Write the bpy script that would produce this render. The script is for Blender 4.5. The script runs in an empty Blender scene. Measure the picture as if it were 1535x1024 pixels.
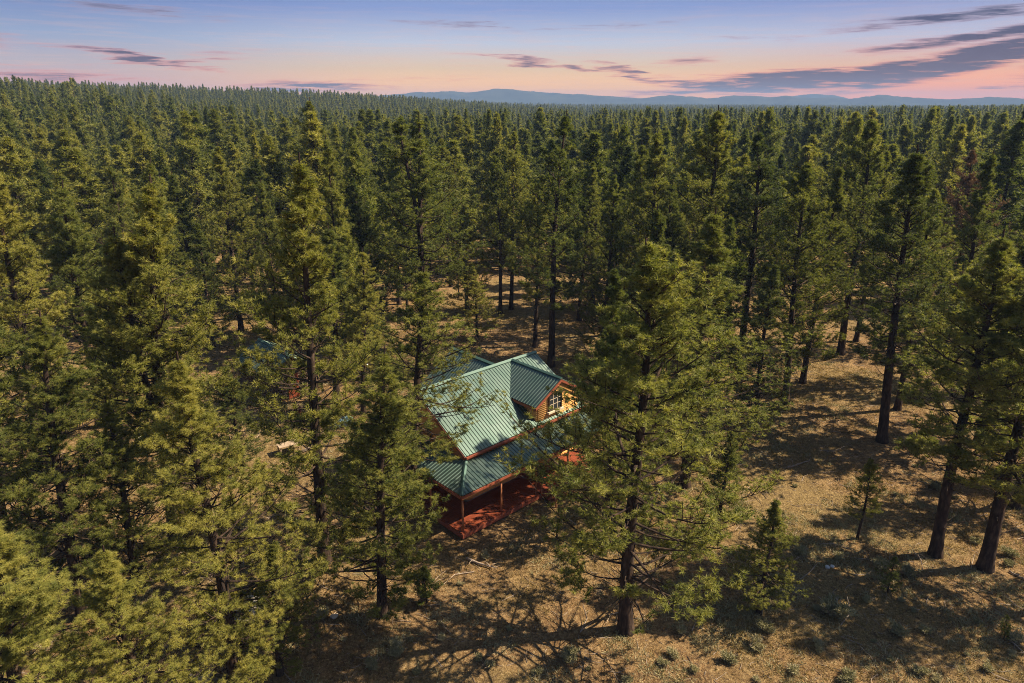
import bpy, math, random
import numpy as np
from math import radians as R
C = bpy.context.scene
COL = C.collection
# ------------------------------------------------------------------ camera
H = 22.0; F = 1023.0; PITCH = R(19.2)
cam = bpy.data.objects.new('camera', bpy.data.cameras.new('camera')); COL.objects.link(cam)
cam.location = (0, 0, H); cam.rotation_euler = (R(90) - PITCH, 0, 0)
cam.data.sensor_width = 36; cam.data.lens = 36 * F / 1535
cam.data.clip_start = 0.5; cam.data.clip_end = 12000
C.camera = cam
# ------------------------------------------------------------------ light
SUN_EL, SUN_AZ = R(45), R(9)        # azimuth measured from +X towards +Y
sd = (math.cos(SUN_EL)*math.cos(SUN_AZ), math.cos(SUN_EL)*math.sin(SUN_AZ), math.sin(SUN_EL))
sl = bpy.data.lights.new('sun', 'SUN'); sl.energy = 5.0; sl.angle = R(0.5); sl.color = (1.0, 0.83, 0.60)
so = bpy.data.objects.new('sun', sl); COL.objects.link(so)
from mathutils import Vector
so.rotation_euler = Vector(sd).to_track_quat('Z', 'Y').to_euler()
C.view_settings.view_transform = 'Standard'; C.view_settings.look = 'None'
C.view_settings.exposure = 1.05; C.view_settings.gamma = 1
C.cycles.max_bounces = 6; C.cycles.diffuse_bounces = 3; C.cycles.glossy_bounces = 2
C.cycles.transmission_bounces = 3; C.cycles.transparent_max_bounces = 6; C.cycles.volume_bounces = 0
C.cycles.use_adaptive_sampling = True; C.cycles.adaptive_threshold = 0.01
C.cycles.use_denoising = True; C.cycles.denoising_prefilter = 'NONE'; C.cycles.denoising_input_passes = 'RGB_ALBEDO_NORMAL'; C.cycles.pixel_filter_type = 'BLACKMAN_HARRIS'; C.cycles.filter_width = 1.0

def ray(u, v):
    x = u - 767.5; y = 512 - v
    return np.array([x, F*math.cos(PITCH) + y*math.sin(PITCH), -F*math.sin(PITCH) + y*math.cos(PITCH)])
def at(u, v, z=0.0):
    d = ray(u, v); t = (z - H) / d[2]
    return d*t + np.array([0, 0, H])
def proj(x, y, z):
    z = z - H; fw = y*math.cos(PITCH) - z*math.sin(PITCH); up = y*math.sin(PITCH) + z*math.cos(PITCH)
    return 767.5 + F*x/fw, 512 - F*up/fw

# ------------------------------------------------------------------ node helper
class NT:
    def __init__(s, tree): s.t = tree; s.n = tree.nodes; s.l = tree.links; s.n.clear()
    def node(s, typ, ins=None, **kw):
        n = s.n.new(typ)
        for k, v in kw.items(): setattr(n, k, v)
        if ins:
            for k, v in ins.items(): s.put(n.inputs[k], v)
        return n
    def put(s, sock, v):
        if isinstance(v, bpy.types.NodeSocket): s.l.new(v, sock)
        else: sock.default_value = v
    def m(s, op, a, b=0.0, c=0.0, clamp=False):
        n = s.n.new('ShaderNodeMath'); n.operation = op; n.use_clamp = clamp
        for i, v in enumerate((a, b, c)): s.put(n.inputs[i], v)
        return n.outputs[0]
    def mix(s, f, a, b, blend='MIX'):
        n = s.n.new('ShaderNodeMix'); n.data_type = 'RGBA'; n.blend_type = blend
        s.put(n.inputs[0], f); s.put(n.inputs[6], a); s.put(n.inputs[7], b)
        return n.outputs[2]
    def ramp(s, f, stops, interp='LINEAR'):
        n = s.n.new('ShaderNodeValToRGB'); cr = n.color_ramp; cr.interpolation = interp
        while len(cr.elements) < len(stops): cr.elements.new(0.5)
        for e, (p, c) in zip(cr.elements, stops):
            e.position = p; e.color = (c[0], c[1], c[2], 1) if hasattr(c, '__len__') else (c, c, c, 1)
        s.put(n.inputs[0], f); return n.outputs[0]
    def smooth(s, v, a, b, ta=0.0, tb=1.0):
        n = s.n.new('ShaderNodeMapRange'); n.interpolation_type = 'SMOOTHSTEP'
        s.put(n.inputs[0], v)
        for i, k in enumerate((a, b, ta, tb)): n.inputs[i+1].default_value = k
        return n.outputs[0]
    def noise(s, vec, scale, detail=4, rough=0.55, dist=0.0):
        n = s.n.new('ShaderNodeTexNoise'); s.put(n.inputs['Vector'], vec)
        n.inputs['Scale'].default_value = scale; n.inputs['Detail'].default_value = detail
        n.inputs['Roughness'].default_value = rough; n.inputs['Distortion'].default_value = dist
        return n.outputs[0]
def srgb(*c): return tuple((x/255/12.92 if x/255 <= .04045 else ((x/255+.055)/1.055)**2.4) for x in c)

# ------------------------------------------------------------------ world: dusk gradient low down, Sky Texture higher up
W = bpy.data.worlds.new('World'); C.world = W; W.use_nodes = True
def build_world():
    n = NT(W.node_tree)
    out = n.node('ShaderNodeOutputWorld'); bg = n.node('ShaderNodeBackground')
    tc = n.node('ShaderNodeTexCoord'); sep = n.node('ShaderNodeSeparateXYZ', {0: tc.outputs['Generated']})
    x, y, z = sep.outputs
    el = n.m('MULTIPLY', n.m('ARCSINE', z), 57.2958)
    az = n.m('MULTIPLY', n.m('ARCTAN2', x, y), 57.2958)
    SC = 0.57
    def k(*c): return tuple(v*SC for v in srgb(*c))
    def kh(b, *c): return tuple(v*SC*b for v in srgb(*c))
    e = n.m('DIVIDE', el, 20.0, clamp=True)
    left = n.ramp(e, [(0, kh(1.5,232,148,92)), (.06, kh(1.1,210,152,138)), (.13, k(186,170,172)), (.22, k(142,158,188)), (.36, k(94,118,176)), (1, k(40,66,120))])
    mid = n.ramp(e, [(0, kh(1.75,255,156,44)), (.06, kh(1.35,255,182,92)), (.13, k(232,196,152)), (.22, k(186,192,208)), (.34, k(128,148,196)), (1, k(40,66,120))])
    right = n.ramp(e, [(0, kh(1.85,255,126,28)), (.06, kh(1.4,255,148,60)), (.13, k(236,180,138)), (.22, k(184,184,204)), (.34, k(130,144,192)), (1, k(40,66,120))])
    base = n.mix(n.smooth(az, -34, -6), left, mid)
    base = n.mix(n.smooth(az, 8, 30), base, right)
    # clouds, laid out by compass bearing and height above the horizon
    v = n.node('ShaderNodeCombineXYZ', {0: n.m('MULTIPLY', az, 0.10), 1: n.m('MULTIPLY', el, 1.3), 2: 0.0}).outputs[0]
    n1 = n.noise(v, 1.3, 5, 0.62, 0.4); n2 = n.noise(v, 3.6, 4, 0.6, 0.2)
    wob = n.m('SUBTRACT', n1, 0.5)
    v3 = n.node('ShaderNodeCombineXYZ', {0: n.m('MULTIPLY', az, 0.22), 1: n.m('MULTIPLY', el, 4.2), 2: 3.0}).outputs[0]
    n3 = n.noise(v3, 1.2, 5, 0.6, 0.3)
    azw = n.m('ADD', az, n.m('MULTIPLY', wob, 7.0)); elw = n.m('ADD', el, n.m('MULTIPLY', wob, 1.3))
    clouds = [ # px, py, half length px, half thickness px, slope (deg, + rises to the right), strength
        (1465, 86, 150, 13, 13, 1.5), (1330, 108, 135, 11, 9, 1.3), (1180, 123, 120, 13, 3, 1.35), (1060, 128, 95, 9, -7, .75),
        (960, 112, 85, 6, -13, .6), (1500, 50, 170, 7, 6, .9), (1440, 24, 150, 8, 3, .7), (1030, 92, 60, 7, 4, .4), (770, 88, 80, 5, -5, .5),
        (195, 86, 95, 6, -8, .95), (470, 130, 110, 7, 0, .75), (250, 92, 110, 3, 4, .5), (700, 36, 160, 4, -3, .35), (900, 40, 190, 4, 2, .3), (830, 100, 130, 4, -6, .6), (1080, 136, 160, 5, 2, .8), (70, 112, 120, 9, -3, .5), (200, 14, 130, 6, -4, .45), (330, 78, 70, 5, 4, .3),
        (1510, 129, 30, 3, 0, .55), (1120, 56, 140, 5, -3, .25), (620, 118, 200, 4, 0, .22), (-260, 70, 160, 12, 5, .8), (1900, 60, 190, 16, 8, .9)]
    tot = None
    for px, py, hl, ht, ang, st in clouds:
        d = ray(px, py); d = d/np.linalg.norm(d)
        a0 = math.degrees(math.atan2(d[0], d[1])); e0 = math.degrees(math.asin(d[2]))
        L = math.degrees(hl/F)*0.93; T = math.degrees(ht/F)
        ca, sa = math.cos(R(ang)), math.sin(R(ang))
        dx = n.m('SUBTRACT', azw, a0); dy = n.m('SUBTRACT', elw, e0)
        p = n.m('DIVIDE', n.m('ADD', n.m('MULTIPLY', dx, ca), n.m('MULTIPLY', dy, sa)), L)
        q = n.m('DIVIDE', n.m('SUBTRACT', n.m('MULTIPLY', dy, ca), n.m('MULTIPLY', dx, sa)), T)
        g = n.m('EXPONENT', n.m('MULTIPLY', n.m('ADD', n.m('MULTIPLY', p, p), n.m('MULTIPLY', q, q)), -1.1))
        g = n.m('MULTIPLY', g, st*1.2)
        tot = g if tot is None else n.m('MAXIMUM', tot, g)
    dens = n.m('MULTIPLY', tot, n.smooth(n2, .30, .68, .38, 1.2))
    dens = n.m('ADD', dens, n.m('MULTIPLY', n.m('SUBTRACT', n3, 0.5), .36), clamp=True)
    veil = n.m('MULTIPLY', n.smooth(n3, .42, .75), .3)
    base = n.mix(n.m('MULTIPLY', veil, n.smooth(el, 9, 2)), base, (*k(240,184,150), 1))
    pink = n.mix(n.smooth(el, 1.0, 6.0), (*kh(1.25,246,124,74), 1), (*k(170,150,168), 1))
    base = n.mix(n.smooth(dens, .10, .46, 0, .5), base, pink)
    dark = n.mix(n.smooth(el, 0.8, 6.5), (*k(82,56,70), 1), (*k(62,66,98), 1))
    base = n.mix(n.smooth(dens, .18, .85, 0, .97), base, dark)
    sky = n.node('ShaderNodeTexSky', sky_type='NISHITA', sun_disc=False, sun_elevation=SUN_EL, sun_rotation=R(90) - SUN_AZ)
    skyc = n.mix(1.0, sky.outputs[0], (0.055, 0.055, 0.055, 1), 'MULTIPLY')
    col = n.mix(n.smooth(el, 10, 32), base, skyc)
    n.put(bg.inputs[0], col); bg.inputs[1].default_value = 1.0
    n.l.new(bg.outputs[0], out.inputs[0])
build_world()

# ------------------------------------------------------------------ tagging / mesh helpers
def tag(o, label=None, cat=None, group=None, kind=None):
    for k_, v in (('label', label), ('category', cat), ('group', group), ('kind', kind)):
        if v: o[k_] = v
    return o
def empty(name, loc=(0, 0, 0), rz=0.0):
    o = bpy.data.objects.new(name, None); COL.objects.link(o); o.location = loc; o.rotation_euler = (0, 0, rz)
    o.empty_display_size = 0.3
    return o
def obj(name, me, parent=None):
    o = bpy.data.objects.new(name, me); COL.objects.link(o)
    if parent is not None: o.parent = parent
    return o
def np_mesh(name, verts, tris=None, quads=None, mat=None, smooth=False, attr=None):
    me = bpy.data.meshes.new(name)
    verts = np.asarray(verts, np.float32)
    nt = 0 if tris is None else len(tris); nq = 0 if quads is None else len(quads)
    me.vertices.add(len(verts)); me.vertices.foreach_set('co', verts.ravel())
    li = []
    if nt: li.append(np.asarray(tris, np.int32).ravel())
    if nq: li.append(np.asarray(quads, np.int32).ravel())
    li = np.concatenate(li); me.loops.add(len(li)); me.loops.foreach_set('vertex_index', li)
    me.polygons.add(nt + nq)
    st = np.concatenate([np.arange(nt)*3, nt*3 + np.arange(nq)*4]).astype(np.int32)
    me.polygons.foreach_set('loop_start', st)
    me.polygons.foreach_set('use_smooth', np.full(nt + nq, smooth, bool))
    if attr is not None:
        a = me.attributes.new('tint', 'FLOAT', 'POINT'); a.data.foreach_set('value', np.asarray(attr, np.float32))
    me.update(calc_edges=True)
    if mat: me.materials.append(mat)
    return me
class MB:
    """collects simple solids into one mesh"""
    def __init__(s): s.v = []; s.f = []
    def add(s, vs, fs):
        b = len(s.v); s.v += [tuple(p) for p in vs]; s.f += [tuple(i + b for i in f) for f in fs]
    def box(s, x0, x1, y0, y1, z0, z1):
        s.add([(x0,y0,z0),(x1,y0,z0),(x1,y1,z0),(x0,y1,z0),(x0,y0,z1),(x1,y0,z1),(x1,y1,z1),(x0,y1,z1)],
              [(0,3,2,1),(4,5,6,7),(0,1,5,4),(1,2,6,5),(2,3,7,6),(3,0,4,7)])
    def prism(s, poly, d):
        """poly: list of 3d points, extruded by vector d"""
        n = len(poly); q = [tuple(np.add(p, d)) for p in poly]
        s.add(list(poly) + q, [tuple(range(n))[::-1], tuple(range(n, 2*n))] + [(i, (i+1) % n, n + (i+1) % n, n + i) for i in range(n)])
    def tube(s, pts, rad, k=8, cap=True):
        pts = [np.array(p, float) for p in pts]; n = len(pts)
        rad = rad if hasattr(rad, '__len__') else [rad]*n
        vs = []; fs = []
        for i, p in enumerate(pts):
            t = pts[min(i+1, n-1)] - pts[max(i-1, 0)]; t /= np.linalg.norm(t)
            a = np.cross(t, (0, 0, 1)) if abs(t[2]) < .95 else np.cross(t, (1, 0, 0)); a /= np.linalg.norm(a); b = np.cross(t, a)
            for j in range(k):
                w = 2*math.pi*j/k; vs.append(p + rad[i]*(math.cos(w)*a + math.sin(w)*b))
        for i in range(n-1):
            for j in range(k): fs.append((i*k + j, i*k + (j+1) % k, (i+1)*k + (j+1) % k, (i+1)*k + j))
        if cap: fs += [tuple(range(k))[::-1], tuple(range((n-1)*k, n*k))]
        s.add(vs, fs)
    def mesh(s, name, mat, smooth=False):
        me = bpy.data.meshes.new(name); me.from_pydata(s.v, [], s.f)
        if smooth: me.polygons.foreach_set('use_smooth', [True]*len(me.polygons))
        me.materials.append(mat); me.update(); return me
    def build(s, name, mat, parent=None, smooth=False): return obj(name, s.mesh(name, mat, smooth), parent)

# ------------------------------------------------------------------ materials
def material(name):
    m = bpy.data.materials.new(name); m.use_nodes = True; n = NT(m.node_tree)
    out = n.node('ShaderNodeOutputMaterial'); p = n.node('ShaderNodeBsdfPrincipled')
    n.l.new(p.outputs[0], out.inputs[0]); return m, n, p, out
def foliage_mat(name, ca, cb, cc, trans=0.45):
    m, n, p, out = material(name)
    oi = n.node('ShaderNodeObjectInfo'); at_ = n.node('ShaderNodeAttribute', attribute_name='tint')
    tc = n.node('ShaderNodeTexCoord')
    nz = n.noise(tc.outputs['Object'], 0.55, 2)
    f = n.m('ADD', n.m('MULTIPLY', at_.outputs['Fac'], .75), n.m('MULTIPLY', nz, .5))
    f = n.m('ADD', f, n.m('MULTIPLY', n.m('SUBTRACT', oi.outputs['Random'], .5), .5), clamp=True)
    col = n.ramp(f, [(0.1, ca), (.55, cb), (1, cc)])
    n.put(p.inputs['Base Color'], col); p.inputs['Roughness'].default_value = .5
    p.inputs['Specular IOR Level'].default_value = .22
    tr = n.node('ShaderNodeBsdfTranslucent', {'Color': n.mix(1.0, col, (1.05, 1.1, .5, 1), 'MULTIPLY')})
    ms = n.node('ShaderNodeMixShader', {0: trans, 1: p.outputs[0], 2: tr.outputs[0]})
    n.l.new(ms.outputs[0], out.inputs[0]); return m
M = {}
M['needle'] = foliage_mat('pine needles', (.070, .100, .028), (.195, .218, .056), (.36, .345, .090))
M['needle_olive'] = foliage_mat('olive pine needles', (.092, .118, .030), (.235, .243, .058), (.41, .375, .094))
M['needle_dark'] = foliage_mat('dark pine needles', (.045, .070, .026), (.120, .145, .042), (.21, .22, .062))
M['needle_dead'] = foliage_mat('dead pine needles', (.09, .05, .025), (.2, .115, .06), (.3, .19, .11), .1)
M['sage'] = foliage_mat('sagebrush leaves', (.16, .155, .08), (.30, .28, .15), (.46, .40, .24), .15)
M['grass'] = foliage_mat('dry grass', (.13, .12, .04), (.32, .22, .09), (.54, .37, .19), .2)
def bark():
    m, n, p, out = material('pine bark')
    tc = n.node('ShaderNodeTexCoord'); mp = n.node('ShaderNodeMapping', {0: tc.outputs['Object'], 3: (5, 5, 1.0)})
    nz = n.noise(mp.outputs[0], 1.6, 5, .65)
    n.put(p.inputs['Base Color'], n.ramp(nz, [(.32, (.012, .010, .009)), (.5, (.040, .027, .021)), (.72, (.11, .075, .052))]))
    p.inputs['Roughness'].default_value = .9; p.inputs['Specular IOR Level'].default_value = .15
    b = n.node('ShaderNodeBump', {'Strength': .8, 'Distance': .05, 'Height': nz}); n.l.new(b.outputs[0], p.inputs['Normal'])
    return m
M['bark'] = bark()
def ground_mat():
    m, n, p, out = material('dry forest soil')
    g = n.node('ShaderNodeNewGeometry').outputs['Position']
    a = n.noise(g, .09, 4, .6); b = n.noise(g, .9, 8, .74, .5); c = n.noise(g, 9, 6, .78); d = n.noise(g, 3.1, 7, .76, .7)
    e_ = n.noise(g, 24, 4, .7)
    col = n.ramp(b, [(.3, (.095, .05, .024)), (.5, (.26, .155, .07)), (.68, (.45, .295, .145))])
    col = n.mix(n.smooth(a, .44, .58, 0, .65), col, (.27, .20, .08, 1))
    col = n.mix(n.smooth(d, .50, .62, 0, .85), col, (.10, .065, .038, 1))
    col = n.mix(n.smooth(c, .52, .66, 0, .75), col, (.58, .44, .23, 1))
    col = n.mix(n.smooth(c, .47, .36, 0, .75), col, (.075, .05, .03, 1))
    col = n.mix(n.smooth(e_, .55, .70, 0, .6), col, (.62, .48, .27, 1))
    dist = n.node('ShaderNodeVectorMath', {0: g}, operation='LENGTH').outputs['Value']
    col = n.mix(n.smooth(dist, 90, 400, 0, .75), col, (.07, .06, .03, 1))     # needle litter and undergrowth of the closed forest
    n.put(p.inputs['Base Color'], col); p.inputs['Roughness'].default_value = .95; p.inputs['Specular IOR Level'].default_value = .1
    h = n.m('ADD', n.m('MULTIPLY', d, .6), n.m('MULTIPLY', c, .35))
    bp = n.node('ShaderNodeBump', {'Strength': 1.0, 'Distance': .4, 'Height': h}); n.l.new(bp.outputs[0], p.inputs['Normal'])
    return m
def simple(name, ca, cb, scale=(3, 3, 3), rough=.6, metal=0.0, spec=.4, bump=0.0, detail=4, sc=1.0):
    m, n, p, out = material(name)
    tc = n.node('ShaderNodeTexCoord'); mp = n.node('ShaderNodeMapping', {0: tc.outputs['Object'], 3: scale})
    nz = n.noise(mp.outputs[0], sc, detail, .6)
    n.put(p.inputs['Base Color'], n.ramp(nz, [(.3, ca), (.7, cb)]))
    p.inputs['Roughness'].default_value = rough; p.inputs['Metallic'].default_value = metal; p.inputs['Specular IOR Level'].default_value = spec
    if bump:
        b = n.node('ShaderNodeBump', {'Strength': .6, 'Distance': bump, 'Height': nz}); n.l.new(b.outputs[0], p.inputs['Normal'])
    return m
M['ground'] = ground_mat()
M['roof'] = simple('green ribbed metal roofing', (.075, .128, .108), (.125, .175, .152), (.9, .5, .9), .42, .78, .6)
M['roof_cap'] = simple('green metal trim', (.06, .13, .11), (.09, .17, .14), (1, 1, 1), .55, .1, .4)
M['old_log'] = simple('dark weathered logs', (.06, .04, .03), (.14, .09, .06), (2, 9, 9), .8)
M['siding'] = simple('honey wood siding', (.58, .30, .09), (.80, .46, .17), (2, 9, 9), .6, 0, .3, .01)
M['log'] = simple('honey stained timber', (.58, .25, .07), (.80, .42, .14), (2, 9, 9), .6, 0, .3, .01)
M['redwood'] = simple('red stained deck boards', (.15, .032, .016), (.30, .075, .032), (1, 6, 6), .55, 0, .35, .008)
M['fascia'] = simple('rust brown trim', (.22, .06, .035), (.34, .10, .055), (2, 2, 2), .55, 0, .35)
M['post'] = simple('peeled log post', (.30, .11, .05), (.46, .19, .09), (4, 4, 1), .6, 0, .3, .01)
M['frame'] = simple('dark window frame', (.035, .022, .015), (.06, .035, .02), (3, 3, 3), .5)
M['sill'] = simple('pale painted wood', (.62, .52, .38), (.74, .63, .48), (3, 3, 3), .5)
M['stone'] = simple('grey stone', (.14, .12, .10), (.34, .30, .26), (2, 2, 2), .9, 0, .2, .04)
M['palerock'] = simple('pale rock', (.42, .36, .30), (.62, .55, .47), (2, 2, 2), .9, 0, .2, .04)
M['blue'] = simple('faded blue plastic', (.22, .38, .46), (.34, .52, .58), (2, 2, 2), .5)
M['white'] = simple('weathered white metal', (.5, .5, .5), (.68, .68, .66), (2, 2, 2), .45, 0, .5)
M['plywood'] = simple('weathered board', (.30, .22, .15), (.48, .37, .26), (2, 8, 2), .8)
M['deadwood'] = simple('grey dead wood', (.16, .12, .09), (.42, .34, .27), (4, 4, 4), .85, 0, .2, .01)
M['steel'] = simple('dull steel', (.3, .3, .3), (.4, .4, .4), (3, 3, 3), .4, .8)
def glass():
    m, n, p, out = material('window glass')
    p.inputs['Base Color'].default_value = (.05, .06, .07, 1); p.inputs['Roughness'].default_value = .06
    p.inputs['Specular IOR Level'].default_value = .8; p.inputs['Metallic'].default_value = .35
    return m
M['glass'] = glass()
def hill_mat():
    m, n, p, out = material('wooded hillside')
    g = n.node('ShaderNodeNewGeometry').outputs['Position']
    a = n.noise(g, .01, 5, .65)
    n.put(p.inputs['Base Color'], n.ramp(a, [(.35, (.02, .032, .028)), (.65, (.055, .065, .045))]))
    p.inputs['Roughness'].default_value = 1; p.inputs['Specular IOR Level'].default_value = 0
    return m
M['hill'] = hill_mat()

# ------------------------------------------------------------------ terrain
def sm(x, a, b):
    t = np.clip((np.asarray(x, float) - a)/(b - a), 0, 1); return t*t*(3 - 2*t)
def terrain(x, y):
    x = np.asarray(x, float); y = np.asarray(y, float)
    r = np.hypot(x, y); az = np.degrees(np.arctan2(x, y))
    A = np.interp(az, [-180, -60, -36, -30, -22, -15], [0, 16, 14.5, 12.5, 5, 0])*sm(r, 110, 340)
    B = np.interp(az, [-180, -60, -37, -20, -10.4, -3.8, 0, 5], [0, 24, 22, 17, 12.5, 6.5, 3, 0])*sm(r, 330, 720)
    far = 1 - sm(r, 1500, 2800)
    z = np.maximum(A, B)*far
    z = z + (1.2*np.sin(x*.011 + 1)*np.sin(y*.009) + 1.6*np.sin(x*.004 - y*.003))*sm(r, 90, 260)
    z = z + .18*np.sin(x*.21)*np.sin(y*.17 + 1)*sm(r, 0, 20)*(1 - sm(np.hypot(x - .5, y - 36), 14, 8)*0)*sm(np.hypot(x - .5, y - 37), 9, 15)
    return z
def build_ground():
    rr = np.concatenate([[0.0], np.geomspace(4, 5000, 190)]); na = 300
    aa = np.arange(na)*2*np.pi/na
    X = rr[:, None]*np.sin(aa); Y = rr[:, None]*np.cos(aa); Z = terrain(X, Y)
    V = np.stack([X, Y, Z], -1).reshape(-1, 3)
    i = np.arange(len(rr) - 1)[:, None]*na; j = np.arange(na)[None]; j2 = (j + 1) % na
    Q = np.stack([i + j, i + na + j, i + na + j2, i + j2], -1).reshape(-1, 4)
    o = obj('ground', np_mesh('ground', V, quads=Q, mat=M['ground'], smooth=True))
    tag(o, kind='structure')
build_ground()
def ridge(name, pts, dist, depth, seed):
    """a long hill: crest heights from bearings, with real depth behind and before the crest"""
    rng = np.random.default_rng(seed)
    us = np.arange(pts[0][0], pts[-1][0] + 1, 6.0)
    vs = np.interp(us, [p[0] for p in pts], [p[1] for p in pts])
    vs = vs + np.convolve(rng.normal(0, 1.1, len(us)), np.ones(4)/4, 'same')
    m = 15; V = []
    for u, v in zip(us, vs):
        d = ray(u, v); hd = math.hypot(d[0], d[1]); s = dist/hd
        zc = H + d[2]*s; dx, dy = d[0]/hd, d[1]/hd
        for k in range(m):
            q = -1 + 2*k/(m - 1); prof = (math.cos(q*math.pi)*.5 + .5)**.8
            w = 1 + .12*math.sin(u*.05 + k*1.3)*(1 - abs(q))*abs(q)*4
            rr = dist + q*depth*(1 + .15*math.sin(u*.021))
            V.append((dx*rr, dy*rr, -2 + (zc + 2)*prof*(w if prof < .98 else 1)))
    n = len(us); Q = [(i*m + k, (i+1)*m + k, (i+1)*m + k + 1, i*m + k + 1) for i in range(n-1) for k in range(m-1)]
    tag(obj(name, np_mesh(name, V, quads=Q, mat=M['hill'], smooth=True)), kind='structure')
ridge('hills', [(-700,150),(-100,148),(400,150),(540,148),(585,142),(620,140),(675,137),(700,139.5),(745,133.5),(790,136),(830,139),(870,142),(905,143),
                (960,147),(985,144.5),(1010,143),(1060,147),(1100,144),(1140,145.5),(1180,144),(1220,147),(1265,148),(1320,142.5),(1350,145),(1400,148),
                (1440,148),(1480,146),(1535,148),(1700,144),(2200,148)], 3600, 500, 3)
ridge('mountain', [(1150,152),(1185,145),(1205,141.5),(1225,141),(1250,144),(1290,152)], 4550, 250, 5)

# ------------------------------------------------------------------ pine generator
def unit(a): return a/np.maximum(np.linalg.norm(a, axis=-1, keepdims=True), 1e-9)
def tubes(P, Rad, k):
    """P (N,K,3) polylines, Rad (N,K) -> verts, quads"""
    N, K, _ = P.shape
    T = unit(np.gradient(P, axis=1)); A = unit(np.cross(T, np.broadcast_to([.12, .31, .94], T.shape))); B = np.cross(T, A)
    w = np.arange(k)*2*np.pi/k
    V = P[:, :, None] + Rad[:, :, None, None]*(np.cos(w)[None, None, :, None]*A[:, :, None] + np.sin(w)[None, None, :, None]*B[:, :, None])
    b = (np.arange(N)*K*k)[:, None, None]; i = (np.arange(K-1)*k)[None, :, None]; j = np.arange(k)[None, None]; j2 = (j+1) % k
    Q = np.stack([b+i+j, b+i+j2, b+i+k+j2, b+i+k+j], -1).reshape(-1, 4)
    return V.reshape(-1, 3), Q
def make_pine(seed, h=18.0, rad=3.2, cb=.15, nb=110, twigs=12, tufts=5, needles=10, nlen=.2, nwid=.03, top=.8, fork=False, open_=0.0, kt=8, stubs=14, rot=True, pw=1.32, bias=0.0, clump=1.0):
    rng = np.random.default_rng(seed)
    U = rng.uniform
    # trunk centre line
    ph = U(0, 6.28, 4); amp = U(.05, .22)
    def axis(z, which=0):
        z = np.asarray(z, float); t = z/h
        x = amp*np.sin(t*3.1 + ph[0])*t*2 ; y = amp*np.sin(t*3.7 + ph[1])*t*2
        if which: x = x + sm(t, fork[0], 1)*fork[1]*1.0; y = y + sm(t, fork[0], 1)*fork[2]
        return np.stack([x, y, z], -1)
    r0 = .0105*h
    def trad(z): 
        t = np.asarray(z)/h; return r0*(1 - t)**.75*(1 + .45*np.exp(-t*45)) + .012
    zz = np.concatenate([[-.25, .15], np.linspace(.5, h*.985, 22)])
    TV, TQ = tubes(axis(zz)[None], trad(np.maximum(zz, 0))[None], kt)
    parts = [(TV, TQ)]
    if fork:
        zf = np.linspace(h*fork[0], h*.96, 14); parts.append(tubes(axis(zf, 1)[None], (trad(zf)*.85)[None], kt))
    # branches
    t = np.sort((np.arange(nb) + U(-.5, .5, nb))/nb)
    t = np.clip(t, 0, 1)**.92
    z = h*(cb + (.955 - cb)*t)
    az = (np.arange(nb)*2.399 + U(-.6, .6, nb)) if rot else U(0, 6.28, nb)
    prof = np.where(t < .2, .74 + .26*(t/.2), (1 - ((np.maximum(t, .2) - .2)/.8)**pw*(1 - .02)))
    big = .82 + .22*np.sin(az*1.0 + ph[2])*np.cos(t*5 + ph[3])
    L = rad*prof*big*U(.62, 1.12, nb)
    L = np.where(U(0, 1, nb) < .16, L*.45, L)
    L = L*(1 + .16*np.sin(z*2.3 + az*2 + ph[0]))
    L = L*(1 + bias*np.cos(az))
    wh = (U(0, 1, nb) < .5).astype(int) if fork else np.zeros(nb, int)
    wh = np.where(z < h*(fork[0] + .05), 0, wh) if fork else wh
    o = np.where(wh[:, None] > 0, axis(z, 1) if fork else axis(z), axis(z))
    el = np.interp(t, [0, .3, .7, 1], [.02, .38, .68, .95]) + U(-.2, .2, nb); L = L/np.cos(np.clip(el, 0, 1.0))**.6
    curv = np.interp(t, [0, .5, 1], [.22, .16, .05])*L
    bend = U(-.35, .35, nb)
    def bpt(s):  # s (nb, k)
        a = az[:, None] + bend[:, None]*s
        hx = L[:, None]*s*np.cos(el)[:, None]
        zz_ = L[:, None]*s*np.sin(el)[:, None] + curv[:, None]*s**2 - .12*L[:, None]*np.sin(s*np.pi)*(t < .5)[:, None]
        return o[:, None] + np.stack([hx*np.cos(a), hx*np.sin(a), zz_], -1)
    S = np.broadcast_to(np.array([0, .2, .45, .7, 1.0]), (nb, 5))
    BP = bpt(S); br = (.012 + .0135*L)[:, None]*np.array([1, .8, .58, .36, .12])
    parts.append(tubes(BP, br, 5))
    # dead stubs below the crown
    if stubs and cb > .06:
        ns = stubs; zs = U(.1*h, max(cb*h + 1, .16*h), ns); a = U(0, 6.28, ns); ls = U(.3, 1.6, ns)
        P0 = axis(zs); D = np.stack([np.cos(a), np.sin(a), U(-.3, .3, ns)], -1)
        q = np.array([0, .5, 1.0])
        SP = P0[:, None] + D[:, None]*ls[:, None, None]*q[None, :, None]; SP[:, 2, 2] += ls*U(-.15, .2, ns)
        parts.append(tubes(SP, np.array([.022, .014, .005])[None]*np.ones((ns, 1)), 4))
    # twigs
    m = twigs
    s0 = np.interp(t, [0, .5, 1], [.48, .32, .10])
    s = s0[:, None] + (1 - s0)[:, None]*((np.arange(m)[None] + U(0, 1, (nb, m)))/m)
    s = np.clip(s, 0, 1)
    P = bpt(s); Tn = unit(bpt(np.clip(s + .04, 0, 1.04)) - bpt(np.clip(s - .04, 0, 1)))
    side = np.where((np.arange(m) % 2)[None] > 0, 1, -1)*np.ones((nb, 1))
    ang = side*U(.45, 1.25, (nb, m)); ang[:, -1] = U(-.2, .2, nb)
    lat = unit(np.cross(Tn, [0, 0, 1.0])); upv = np.cross(lat, Tn); phi = U(-.45, 1.5, (nb, m))
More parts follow.
